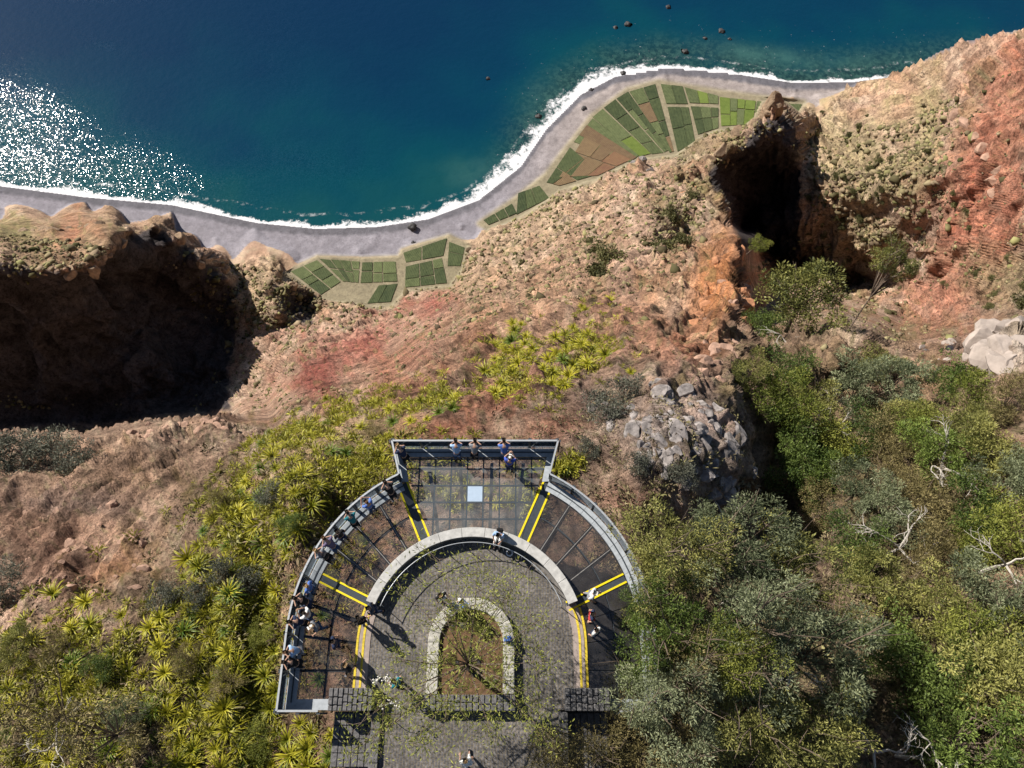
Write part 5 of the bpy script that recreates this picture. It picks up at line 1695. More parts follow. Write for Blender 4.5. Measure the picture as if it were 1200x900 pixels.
# ---- trees and shrubs
def crown(seed, rad, n_clump, per, leaf, wid, flat_=.6, spread=.85, clump=.30, upb=.5, tall=1.0):
    """Leaf sprays gathered in clumps through an uneven dome of radius rad about the origin."""
    rs = np.random.default_rng(seed)
    c = []
    while len(c) < n_clump:
        d = rs.normal(size=3); d[2] = abs(d[2]) * 1.1 - .25; d /= np.linalg.norm(d)
        rr = rad * spread * rs.uniform(.25, 1.0) ** .5
        w = 1 + .30 * math.sin(3 * math.atan2(d[1], d[0]) + seed) + .15 * math.sin(5 * math.atan2(d[1], d[0]) + 2 * seed)
        p = d * rr * w; p[2] *= flat_
        c.append(p)
    c = np.array(c)
    cr = rad * clump * rs.uniform(.6, 1.25, n_clump)
    P, Dd, T = [], [], []
    for i in range(n_clump):
        k_ = int(per * (cr[i] / (rad * clump)) ** 2)
        d = rs.normal(size=(k_, 3)); d /= np.linalg.norm(d, axis=1, keepdims=True)
        d[:, 2] = d[:, 2] * .75 + .12
        q = c[i] + d * cr[i] * rs.uniform(.25, 1.0, (k_, 1)) ** .6
        P.append(q); Dd.append(d * .9 + np.array([0, 0, upb]) + rs.normal(0, .55, (k_, 3)))
        T.append(np.clip(rs.normal(.48, .20) + rs.normal(0, .16, k_), 0, 1))
    V, F = leaf_quads(np.concatenate(P), np.concatenate(Dd), leaf, wid, rs, .15)
    V[:, 2] *= tall
    T = np.repeat(np.concatenate(T), 4)
    me = np_mesh('crown', V, F, {'tint': ('FLOAT', T)})
    return me, c


def limbs(seed, c, h, rad, nl, r0):
    """Trunk from the foot at z=-h with limbs out to some of the clumps."""
    rs = np.random.default_rng(seed)
    mb = MB()
    fork = Vector((rs.normal(0, .06) * h, rs.normal(0, .06) * h, -h * .45))
    mb.tube([(0, 0, -h - .6), (fork.x * .4, fork.y * .4, -h * .75), fork], [r0, r0 * .85, r0 * .7], 7)
    for k_ in rs.permutation(len(c))[:nl]:
        e = Vector(c[k_]); mid = fork.lerp(e, .5) + Vector(rs.normal(0, .1 * rad, 3))
        mb.tube([fork, mid, e], [r0 * .55, r0 * .32, r0 * .10], 5)
        for q in range(2):
            e2 = e + Vector(rs.normal(0, .22 * rad, 3)); mb.tube([mid.lerp(e, .5), mid.lerp(e, .5).lerp(e2, .5) + Vector(rs.normal(0, .05 * rad, 3)), e2], [r0 * .2, r0 * .13, r0 * .05], 4)
    return mb.mesh('trunk')


M['leaf_silver'] = leaf_mat('silvery_green_leaf', (0.07, 0.09, 0.045), (0.36, 0.39, 0.22), 0.5, 0.3)
M['leaf_fresh'] = leaf_mat('fresh_green_leaf', (0.05, 0.085, 0.018), (0.27, 0.35, 0.08), 0.5, 0.3)
KIND = {}
def kind(name, n_var, rad, h, n_clump, per, leaf, wid, leafmat, nl, r0, **kw):
    out = []
    for v in range(n_var):
        cm, c = crown(100 + 17 * len(KIND) + v, rad, n_clump, per, leaf, wid, **kw)
        cm.materials.append(M[leafmat])
        tm = limbs(300 + v, c, h, rad, nl, r0); tm.materials.append(M['bark'])
        out.append((cm, tm))
    KIND[name] = (rad, h, out)


kind('big', 3, 3.2, 4.5, 64, 210, .21, .05, 'leaf_olive', 18, .16, clump=.19, flat_=.75)
kind('olive', 3, 2.5, 3.0, 46, 170, .21, .058, 'leaf_olive', 14, .10, clump=.20, flat_=.75)
kind('dark', 2, 2.5, 3.0, 44, 150, .20, .085, 'leaf_dark', 8, .10, clump=.27, flat_=.75)
kind('heath', 3, 2.0, 1.8, 44, 150, .18, .036, 'leaf_heath', 14, .06, clump=.24, upb=.9)
kind('yellow', 2, 2.2, 2.2, 42, 140, .21, .055, 'leaf_yellow', 9, .08, clump=.26)
kind('sparse', 2, 2.4, 2.0, 26, 60, .26, .05, 'leaf_heath', 18, .06, clump=.25)
M['leaf_grey'] = leaf_mat('grey_green_leaf', (0.07, 0.08, 0.06), (0.20, 0.20, 0.15), 0.7, 0.2)
kind('grey', 2, 1.2, .8, 30, 90, .15, .05, 'leaf_grey', 6, .04, clump=.30)
M['leaf_far'] = leaf_mat('far_tree_leaf', (0.045, 0.05, 0.018), (0.21, 0.20, 0.08), 0.7, 0.2)
kind('far', 2, 4.0, 3.0, 34, 60, .75, .35, 'leaf_far', 5, .2, clump=.30, flat_=.6)
kind('open', 1, 6.2, 6.5, 60, 110, .50, .16, 'leaf_olive', 26, .26, clump=.20, flat_=.5)
kcount = {}


def tree(name, k_, px, py, r, label, cat='tree', group=None, hs=1.0, zc=None, at=None):
    """Crown appears centred at the photo spot; its foot stands on the land below."""
    rad, h, var = KIND[k_]
    s = r / rad
    if zc is None:
        g0 = ground(px, py); foot = g0
        q = [px, py]; lim = 1.6 * r * FPX / (g0 - Vector((0, 0, HC))).length
        for _ in range(3):
            g = ground(*q)
            if (g - g0).length > 4 * h * s + 2: break
            foot = g
            cxy = proj(g + Vector((0, 0, h * s * hs * .9)))
            q = [px + min(max(q[0] + px - cxy[0] - px, -lim), lim), py + min(max(q[1] + py - cxy[1] - py, -lim), lim)]
        x, y, z = foot.x, foot.y, foot.z + h * s * hs * .9
    else:
        x, y, z = W(px, py, zc)
        foot = ground(*at) if at else ground_xy(x, y, -7)
    i = kcount.get(k_, 0); kcount[k_] = i + 1
    cm, tm = var[i % len(var)]
    rz = rs_.uniform(0, 6.28)
    t = empty(name, foot, label, cat, group, rz)
    hh = max(z - foot.z, .4 * h * s)
    lean = Vector((x - foot.x, y - foot.y, 0)); lean.rotate(Matrix.Rotation(-rz, 3, 'Z'))
    c = link('crown', cm, None, t); c.location = lean + Vector((0, 0, hh)); c.scale = (s, s, s * rs_.uniform(.85, 1.1))
    if k_ in ('big', 'olive'):
        c.material_slots[0].link = 'OBJECT'
        c.material_slots[0].material = M[('leaf_olive', 'leaf_silver', 'leaf_olive', 'leaf_fresh', 'leaf_silver')[(i * 7 + int(px)) % 5]]
    k2 = link('trunk', tm, None, t); k2.location = lean + Vector((0, 0, hh)); k2.scale = (s, s, hh / h)
    if lean.length > .3: k2.matrix_local = Matrix(((s, 0, lean.x / h, lean.x), (0, s, lean.y / h, lean.y), (0, 0, hh / h, hh), (0, 0, 0, 1)))
    return t


TREES = [
    # name, kind, x, y, r, crown height or None, label
    ('tree', 'big', 782, 652, 2.8, 1.3, 'olive-green tree hiding the right rail where the right yellow stripes end'),
    ('tree', 'big', 862, 640, 2.9, -.2, 'olive-green tree between the right rail and the dark ravine under the grey crag'),
    ('tree', 'olive', 930, 672, 2.7, -1.2, 'olive tree right of the one beside the ravine, its crown level with the yellow stripes'),
    ('tree', 'big', 784, 735, 2.6, 1.6, 'olive-green tree leaning over the lower right rail, opposite the planter'),
    ('tree', 'big', 880, 735, 3.2, 1.2, 'largest olive tree in the right-hand thicket, with a pale fork showing'),
    ('tree', 'olive', 962, 765, 2.7, -.5, 'olive tree above the bare forked branches in the right-hand thicket'),
    ('tree', 'big', 786, 826, 2.5, 2.0, 'olive tree over the bottom right corner of the walkway'),
    ('tree', 'big', 890, 838, 2.9, .5, 'yellowish olive tree left of the bleached branches at the bottom'),
    ('tree', 'olive', 966, 862, 2.5, -1.0, 'olive tree in front of the bleached branches at the bottom'),
    ('shrub', 'heath', 700, 888, 1.9, 1.6, 'straw-coloured heath shrub at the bottom edge right of the entrance path'),
    ('shrub', 'heath', 645, 893, 1.3, 1.6, 'small straw-coloured heath shrub at the bottom edge on the entrance path side'),
    ('shrub', 'heath', 772, 880, 2.1, 1.2, 'wide straw-coloured heath shrub below the walkway corner'),
    ('tree', 'dark', 1096, 808, 2.7, None, 'rounded dark green tree low in the right-hand thicket'),
    ('tree', 'olive', 1176, 806, 3.2, None, 'large dull green tree at the right edge near the bottom'),
    ('tree', 'olive', 1140, 880, 2.9, None, 'dull green tree in the bottom right corner'),
    ('tree', 'dark', 1040, 760, 2.4, None, 'dark tree in the shade left of the rounded dark green one'),
    ('shrub', 'olive', 1030, 700, 2.6, None, 'green shrub behind the largest olive tree of the thicket'),
    ('shrub', 'olive', 1098, 722, 2.5, None, 'olive shrub above the rounded dark green tree'),
    ('shrub', 'heath', 1090, 655, 2.7, None, 'pinkish straw heath shrub with bare twigs in the right-hand thicket'),
    ('shrub', 'olive', 1165, 690, 2.6, None, 'olive shrub at the right below the dark hollow'),
    ('shrub', 'dark', 1000, 640, 2.2, None, 'dark shrub between the ravine trees and the straw heath'),
    ('shrub', 'yellow', 1190, 618, 2.5, None, 'bright green shrub at the right edge, halfway down'),
    ('shrub', 'dark', 1140, 590, 2.5, None, 'vivid dark green shrub left of the bright one at the right edge'),
    ('shrub', 'heath', 1070, 590, 2.7, None, 'straw-coloured shrub uphill of the pinkish heath'),
    ('shrub', 'olive', 1008, 575, 2.6, None, 'olive shrub on the rim of the dark ravine'),
    ('shrub', 'heath', 960, 600, 2.3, None, 'yellow-brown shrub on the ravine rim under the crag'),
    ('shrub', 'olive', 1100, 530, 2.9, None, 'olive shrub in the middle of the right slope'),
    ('shrub', 'olive', 1170, 530, 2.9, None, 'olive shrub at the right edge under the pale rock'),
    ('shrub', 'heath', 1046, 522, 2.8, None, 'straw shrub in the middle of the right slope'),
    ('shrub', 'dark', 925, 556, 2.7, None, 'dark green shrub inside the ravine mouth'),
    ('shrub', 'yellow', 985, 530, 2.8, None, 'yellow-green shrub right of the dark ravine mouth'),
    ('shrub', 'dark', 912, 515, 2.9, None, 'dark green shrub against the shaded side of the grey crag'),
    ('shrub', 'yellow', 905, 470, 2.9, None, 'light yellow-green shrub below the leaning eucalyptus'),
    ('shrub', 'olive', 950, 480, 2.9, None, 'olive shrub in the middle below the leaning eucalyptus'),
    ('shrub', 'dark', 925, 440, 2.5, None, 'dark shrub at the foot of the leaning eucalyptus'),
    ('shrub', 'olive', 1005, 462, 3.2, None, 'olive shrub right below the bare hollow by the eucalyptus'),
    ('shrub', 'olive', 1050, 450, 2.9, None, 'olive shrub left of the pinkish rocks'),
    ('shrub', 'dark', 1115, 448, 2.6, None, 'small dark green shrub below the pinkish rocks'),
    ('shrub', 'yellow', 1150, 470, 2.5, None, 'yellowish shrub below the pale boulder outcrop'),
    ('tree', 'open', 945, 345, 6.0, (-39, (925, 396)), 'leaning open-crowned eucalyptus on the edge of the drop behind the orange ridge'),
    ('tree', 'olive', 1014, 342, 3.0, (-44, (1008, 394)), 'small dark tree right of the open-crowned eucalyptus at the drop'),
    ('shrub', 'yellow', 884, 296, 2.6, (-114, (868, 294)), 'light green bush topping the orange rock ridge'),
    ('shrub', 'dark', 892, 398, 2.6, None, 'dark bush wedged behind the orange ridge'),
    ('shrub', 'grey', 22, 538, 2.6, None, 'grey-green shrub at the left edge beside the dark gully rim'),
    ('shrub', 'grey', 58, 532, 2.6, None, 'grey-green shrub in the middle of the patch by the gully rim'),
    ('shrub', 'grey', 90, 540, 2.2, None, 'grey-green shrub at the right end of the patch by the gully rim'),
    ('shrub', 'grey', 8, 690, 1.5, None, 'bluish grey shrub at the left edge beside pinkish rock'),
    ('shrub', 'grey', 255, 670, .9, None, 'dusty grey bush among yellow spiky plants'),
    ('shrub', 'grey', 288, 682, 1.0, None, 'bluish bush close to the left curve of the walkway'),
    ('tree', 'sparse', 35, 838, 2.2, 1.0, 'thin brownish tree in the bottom left corner'),
    ('tree', 'sparse', 112, 858, 2.4, .6, 'thin leafy tree at the bottom, right of the corner tree'),
    ('shrub', 'sparse', 172, 880, 1.6, None, 'sparse twiggy shrub in the dry gully at the bottom left'),
    ('shrub', 'grey', 745, 543, .9, None, 'round dull green bush on bare pink ground left of the grey crag'),
    ('shrub', 'grey', 803, 553, 1.0, None, 'round dull green bush in the middle of the grey crag'),
    ('shrub', 'grey', 690, 530, .8, None, 'round dull green bush just outside the right corner of the front bay'),
    ('shrub', 'grey', 712, 478, 1.6, None, 'low grey-green bush at the top of the crag'),
    ('shrub', 'grey', 730, 460, 1.4, None, 'dark twiggy bush on the slope above the crag'),
    ('shrub', 'yellow', 868, 770, 1.6, 2.0, 'bright olive shrub beneath the largest olive tree'),
    ('shrub', 'heath', 800, 782, 1.8, 2.0, 'yellowish shrub pressed against the lower right rail'),
    ('shrub', 'dark', 748, 712, 1.0, 0.9, 'small dark leafy branch hanging over the right glass floor'),
]
TREES += [
    ('shrub', 'yellow', 1080, 505, 2.4, None, 'yellow-green shrub between the straw and olive shrubs in mid slope'),
    ('shrub', 'olive', 1135, 495, 2.5, None, 'olive shrub just under the pale outcrop, left of its edge'),
    ('shrub', 'heath', 1185, 475, 2.4, None, 'straw shrub at the right edge right under the pale outcrop'),
    ('shrub', 'olive', 1060, 490, 2.2, None, 'small olive shrub right of the silvery dead shrub'),
    ('shrub', 'dark', 1020, 500, 2.2, None, 'dark green shrub right beside the silvery dead shrub'),
    ('shrub', 'olive', 1190, 565, 2.5, None, 'olive shrub above the bright green one at the right edge'),
    ('shrub', 'heath', 1110, 620, 2.4, None, 'straw shrub between the vivid green and the pinkish heath shrubs'),
    ('shrub', 'olive', 1040, 600, 2.4, None, 'olive shrub left of the straw-coloured one uphill of the pinkish heath'),
    ('shrub', 'yellow', 1150, 640, 2.3, None, 'yellow-green shrub left of the dark hollow at the right edge'),
    ('shrub', 'olive', 970, 560, 2.4, None, 'olive shrub on the ravine rim next to the yellow-green one'),
    ('shrub', 'heath', 1075, 555, 2.2, None, 'small straw shrub in mid slope by the fallen bleached limbs'),
    ('shrub', 'olive', 880, 440, 2.2, None, 'olive shrub squeezed between the crag and the eucalyptus foot'),
    ('shrub', 'yellow', 1150, 755, 2.4, None, 'yellow-green shrub above the large dull green tree at the right edge'),
    ('shrub', 'olive', 1030, 430, 2.4, None, 'olive shrub on the lip of the drop right of the eucalyptus'),
]
TREES += [
    ('tree', 'olive', 1262, 560, 2.8, None, 'olive tree just beyond the right edge of the picture'),
    ('tree', 'big', 1270, 700, 3.2, None, 'tall olive tree beyond the right edge, lower down'),
    ('tree', 'olive', 1265, 840, 3.0, None, 'olive tree beyond the bottom right corner'),
    ('shrub', 'heath', 1300, 630, 2.6, None, 'straw shrub beyond the right edge'),
    ('tree', 'big', 1020, 985, 3.0, None, 'olive tree below the bottom edge, right'),
    ('tree', 'olive', 860, 975, 2.8, None, 'olive tree below the bottom edge near the walkway'),
    ('shrub', 'olive', 90, 985, 2.2, None, 'olive shrub below the bottom left corner'),
]
for nm, k_, x, y, r, zc, lab in TREES:
    at = None
    if isinstance(zc, tuple): zc, at = zc
    tree(nm, k_, x, y, r, lab, 'tree' if nm == 'tree' else 'shrub', zc=zc, at=at)
for (x, y, k_, r, lab) in [(232, 700, 'grey', .8, 'ash-grey dead-looking bush in the yellow bank, furthest from the walkway'), (305, 745, 'yellow', .8, 'small leafy yellow-green bush in the bank by the left rail'), (262, 800, 'heath', .9, 'straw-coloured bush in the lower yellow bank'),
                       (215, 770, 'heath', 1.0, 'straw-coloured bush on the edge of the dry gully, lower left'), (190, 700, 'grey', 1.0, 'grey twiggy bush at the head of the dry gully, lower left'), (120, 780, 'dark', .9, 'dark green bush among the spiky plants at the bottom left'), (60, 760, 'heath', 1.1, 'straw-coloured bush in the bottom left thicket'),
                       (25, 765, 'olive', 1.3, 'olive bush at the left edge of the bottom left thicket'), (340, 615, 'dark', .7, 'dark bush close to the left curve above the yellow stripes'), (318, 580, 'grey', .9, 'grey bush at the top of the yellow bank'), (300, 870, 'yellow', 1.0, 'leafy yellow-green bush at the bottom of the bank, below the deck corner'), (150, 840, 'olive', 1.2, 'olive bush at the bottom edge of the dry gully'),
                       (255, 585, 'heath', 1.0, 'straw-coloured bush on the bare slope above the yellow bank'), (440, 505, 'heath', .9, 'straw-coloured bush just outside the left corner of the front bay')]:
    tree('shrub', k_, x, y, r, lab, 'shrub')
for (x, y, r) in [(698, 298, 4.5), (712, 312, 4.8), (702, 326, 3.6), (690, 288, 3.2)]:
    tree('shrub', 'far', x, y, r * .8, {298: 'upper', 312: 'broad right-hand', 326: 'lowest', 288: 'topmost left'}[y] + ' shrub of the green clump standing alone on the tan slope', 'shrub', 'shrubs in the clump on the tan slope')
for (x, y, r) in [(782, 262, 7), (775, 285, 6), (798, 290, 5), (808, 238, 6), (830, 262, 5)]:
    tree('shrub', 'far', x, y, r * .8, {262: 'big dark', 285: 'lowest dark', 290: 'small dark', 238: 'topmost dark', 0: ''}[y if x != 830 else 262].replace('big', 'rightmost' if x == 830 else 'big') + ' shrub left of the shaded pinnacle face', 'shrub', 'shrubs below the pinnacle')
rs_far = np.random.default_rng(8)
for _ in range(60):
    x, y = rs_far.normal(1000, 55), rs_far.normal(225, 55)
    if y < 130 or y > 310 or x < 945: continue
    tree('shrub', 'far', x, y, rs_far.uniform(2.2, 4.2), 'pale green shrub on the bowl-shaped slope right of the pinnacle', 'shrub', 'shrubs on the bowl slope')
for _ in range(24):
    x, y = rs_far.normal(1170, 30), rs_far.normal(330, 22)
    if y > 372: continue
    tree('shrub', 'far', x, y, rs_far.uniform(1.4, 2.6), 'pale green shrub on the slope above the pale boulders at the right edge', 'shrub', 'shrubs above the pale boulders')


# ---- bare bleached trees
def dead_tree(seed, depth=4):
    rs = np.random.default_rng(seed); mb = MB()
    def grow(p, d, L, r, lev):
        pts = [p]; dd = d.copy()
        for i in range(4):
            dd = (dd + rs.normal(0, .22, 3)); dd /= np.linalg.norm(dd)
            pts.append(pts[-1] + dd * L / 4)
        mb.tube(pts, [r, r * .9, r * .78, r * .65, r * .5], 5)
        if lev == 0: return
        for k_ in range(3 if lev > 1 else 2):
            nd = dd + rs.normal(0, .62, 3); nd /= np.linalg.norm(nd)
            grow(pts[-1 - (k_ % 2)], nd, L * rs.uniform(.55, .8), r * .52, lev - 1)
    for k_ in range(3):
        d = rs.normal(0, .8, 3); d[2] = abs(d[2]) * .5 + .25; d /= np.linalg.norm(d)
        grow(np.array([0, 0, 0.]), d, 1.0, .055, depth)
    return mb.mesh('branches')


DEAD = [dead_tree(5 + i, 3) for i in range(3)]
for me in DEAD: me.materials.append(M['deadwood'])
for i, (x, y, s, dz, lab) in enumerate([
    (930, 795, 1.25, 4.2, 'pale forked bare branches rising out of the largest olive tree'),
    (1030, 882, 1.35, 4.0, 'bleached bare tree spreading over the dark gap at the bottom'),
    (1105, 893, 1.1, 4.0, 'bleached bare twigs at the bottom edge right of the larger bare tree'),
    (970, 490, 1.5, 3.2, 'silvery dead shrub with upright twigs on the slope below the eucalyptus'),
    (1110, 545, 1.9, 3.0, 'long bleached fallen limbs on the right-hand slope'),
    (1060, 640, 1.6, 3.0, 'bare pale branch reaching out beside the pinkish heath'),
    (848, 600, 1.0, 2.6, 'grey dead twigs at the mouth of the ravine'),
    (1185, 660, 1.3, 2.6, 'pale dead branches in the dark hollow at the right edge'),
    (925, 400, 1.6, 2.0, 'forked dead trunk beneath the leaning eucalyptus'),
    (60, 870, .9, 3.4, 'thin bare branches in the bottom left corner tree'),
    (880, 690, .8, 7.5, 'pale broken branch lying in the crown of the largest olive tree'),
]):
    g = ground(x, y)
    p = Vector(W(x, y, g.z + dz))
    t = empty('dead_tree', p - Vector((0, 0, dz)), lab, 'dead tree', None, i * 1.1)
    b_ = link('branches', DEAD[i % 3], None, t); b_.scale = (s, s, s); b_.location = (0, 0, dz - .4 * s)
    mb = MB(); mb.tube([(0, 0, -.5), (.05 * s, 0, dz * .5), (0, 0, dz - .38 * s)], [.09 * s, .07 * s, .05 * s], 6)
    link('trunk', mb.mesh('trunk'), M['deadwood'], t)

# ---- tree growing in the planter, its thin crown over the plaza
base = Vector(W(550, 785, .2))
t = empty('plaza_tree', base, 'thin-crowned tree growing out of the planter and spreading twigs over the plaza', 'tree')
mb = MB()
fork = Vector((.1, .1, 2.6))
mb.tube([(0, 0, -.1), (.06, .02, 1.2), fork], [.11, .09, .075], 8)
tips = [(515, 655, 4.4), (560, 650, 4.6), (470, 690, 4.2), (600, 690, 4.6), (640, 720, 4.4), (520, 720, 4.8), (585, 745, 5), (500, 780, 4.6), (640, 775, 4.4), (455, 770, 4.2),
        (540, 815, 4.6), (600, 800, 4.8), (470, 830, 4.3), (640, 830, 4.4), (520, 860, 4.4), (580, 870, 4.2), (440, 860, 4.0), (410, 880, 3.8), (650, 870, 4.0), (550, 700, 4.9), (480, 875, 4.0), (625, 660, 4.2), (420, 850, 4.0)]
rs = np.random.default_rng(99)
P_, D_, TT = [], [], []
for (x, y, z) in tips:
    e = Vector(W(x, y, z)) - base
    mid = fork.lerp(e, .5) + Vector((rs.normal(0, .2), rs.normal(0, .2), .45 + rs.normal(0, .15)))
    mb.tube([fork, fork.lerp(mid, .5) + Vector((0, 0, .15)), mid, e], [.04, .028, .02, .008], 5)
    for q in range(9):
        s0 = mid.lerp(e, rs.uniform(.2, 1)); e2 = s0 + Vector((rs.normal(0, .6), rs.normal(0, .6), rs.normal(0, .25)))
        mb.tube([s0, s0.lerp(e2, .5) + Vector(rs.normal(0, .08, 3)), e2], [.013, .009, .004], 4)
        for cpt, kk in ((e2, 30), (s0.lerp(e2, .5), 14)):
            d = rs.normal(size=(kk, 3)); d /= np.linalg.norm(d, axis=1, keepdims=True)
            P_.append(np.array(cpt) + d * rs.uniform(.05, .48, (kk, 1))); D_.append(d + np.array([0, 0, .2]))
            TT.append(np.clip(rs.normal(.5, .2) + rs.normal(0, .15, kk), 0, 1))
o = mb.build('trunk', M['bark'], t)
V, F = leaf_quads(np.concatenate(P_), np.concatenate(D_), .18, .04, rs, .2)
o = link('crown', np_mesh('crown', V, F, {'tint': ('FLOAT', np.repeat(np.concatenate(TT), 4))}), M['leaf_yellow'], t)
# white flowering sprays by the left block
for (x, y, lab) in [(448, 803, 'arching spray of white blossom just above the left stone block'), (457, 832, 'arching spray of white blossom below the left stone block')]:
    p = Vector(W(x, y, 1.3))
    t = empty('blossom_branch', Vector((p.x, p.y, 0.0)), lab, 'flowering branch')
    mb = MB(); bl = MB(); curve = []
    for k_ in range(9):
        a = -1.2 + 2.6 * k_ / 8
        curve.append(Vector((math.sin(a) * .38, math.cos(a) * .30, 1.3 + .08 * math.sin(k_))))
    mb.tube([Vector((-.1, -.35, -.02)), Vector((-.3, -.15, .8))] + curve, [.02, .018] + [.012] * 9, 5)
    mb.build('twig', M['bark'], t)
    for c_ in curve:
        for k_ in range(5):
            q = c_ + Vector(rs.normal(0, .06, 3)); r_ = rs.uniform(.025, .05)
            bl.add([q + Vector((r_, 0, 0)), q + Vector((0, r_, 0)), q + Vector((-r_, 0, 0)), q + Vector((0, -r_, 0)), q + Vector((0, 0, r_))], [(0, 1, 4), (1, 2, 4), (2, 3, 4), (3, 0, 4), (3, 2, 1, 0)])
    bl.build('blossom', M['blossom'], t)
# herbs in the planter bed
rs = np.random.default_rng(5)
for i in range(9):
    t = empty('bed_plant', Q(rs.uniform(-1.0, 1.0), rs.uniform(-1.7, 1.0), .22), 'low green plant growing in the soil of the arched planter', 'plant', 'plants in the planter bed', rs.uniform(0, 6))
    s = rs.uniform(.22, .42)
    c = link('leaf_rosette', KIND['olive'][2][i % 3][0], None, t); c.scale = (s * .42,) * 3; c.location = (0, 0, .12)
# ------------------------------------------------------------------ people
def skin_mesh(name, pts, edges, rad, root, sub=1):
    me = bpy.data.meshes.new(name)
    me.from_pydata([tuple(p) for p in pts], edges, [])
    o = bpy.data.objects.new(name, me); COL.objects.link(o)
    o.modifiers.new('skin', 'SKIN').use_smooth_shade = True
    for i, r_ in enumerate(rad):
        sv = me.skin_vertices[0].data[i]
        sv.radius = r_ if hasattr(r_, '__len__') else (r_, r_)
        sv.use_root = (i == root)
    if sub: o.modifiers.new('sub', 'SUBSURF').levels = sub
    bpy.context.view_layer.update()
    ev = o.evaluated_get(bpy.context.evaluated_depsgraph_get())
    out = bpy.data.meshes.new_from_object(ev); out.name = name
    bpy.data.objects.remove(o); bpy.data.meshes.remove(me)
    return out


V3 = lambda *a: Vector(a)
POSES = {
    'stand': dict(pel=(0, 0, .93), spi=(0, .01, 1.13), che=(0, .02, 1.33), nek=(0, .03, 1.50), hd=(0, .05, 1.58), top=(0, .05, 1.71),
                  sh=(.19, .02, 1.42), el=(.26, -.02, 1.14), wr=(.26, .10, .90), kn=(.10, .03, .50), an=(.11, -.02, .08)),
    'lean': dict(pel=(0, -.05, .90), spi=(0, .06, 1.09), che=(0, .18, 1.26), nek=(0, .29, 1.39), hd=(0, .37, 1.45), top=(0, .42, 1.57),
                 sh=(.19, .20, 1.33), el=(.29, .33, 1.17), wr=(.10, .47, 1.18), kn=(.10, .0, .48), an=(.12, -.08, .08)),
    'photo': dict(pel=(0, 0, .93), spi=(0, .02, 1.13), che=(0, .05, 1.33), nek=(0, .07, 1.49), hd=(0, .10, 1.57), top=(0, .11, 1.70),
                  sh=(.19, .05, 1.42), el=(.27, .25, 1.25), wr=(.08, .42, 1.42), kn=(.10, .03, .50), an=(.12, -.02, .08)),
    'walk': dict(pel=(0, 0, .92), spi=(0, .02, 1.12), che=(0, .05, 1.32), nek=(0, .07, 1.49), hd=(0, .09, 1.57), top=(0, .10, 1.70),
                 sh=(.19, .05, 1.41), el=(.25, -.10, 1.14), wr=(.24, .06, .94), kn=(.10, .12, .52), an=(.10, .22, .09),
                 el2=(.25, .10, 1.15), wr2=(.22, .28, 1.00), kn2=(.10, -.02, .48), an2=(.10, -.32, .14)),
    'sit': dict(pel=(0, -.02, .72), spi=(0, .02, .92), che=(0, .08, 1.12), nek=(0, .13, 1.28), hd=(0, .18, 1.35), top=(0, .20, 1.48),
                sh=(.19, .09, 1.21), el=(.25, .20, .98), wr=(.14, .38, .86), kn=(.12, .42, .68), an=(.12, .46, .09)),
}


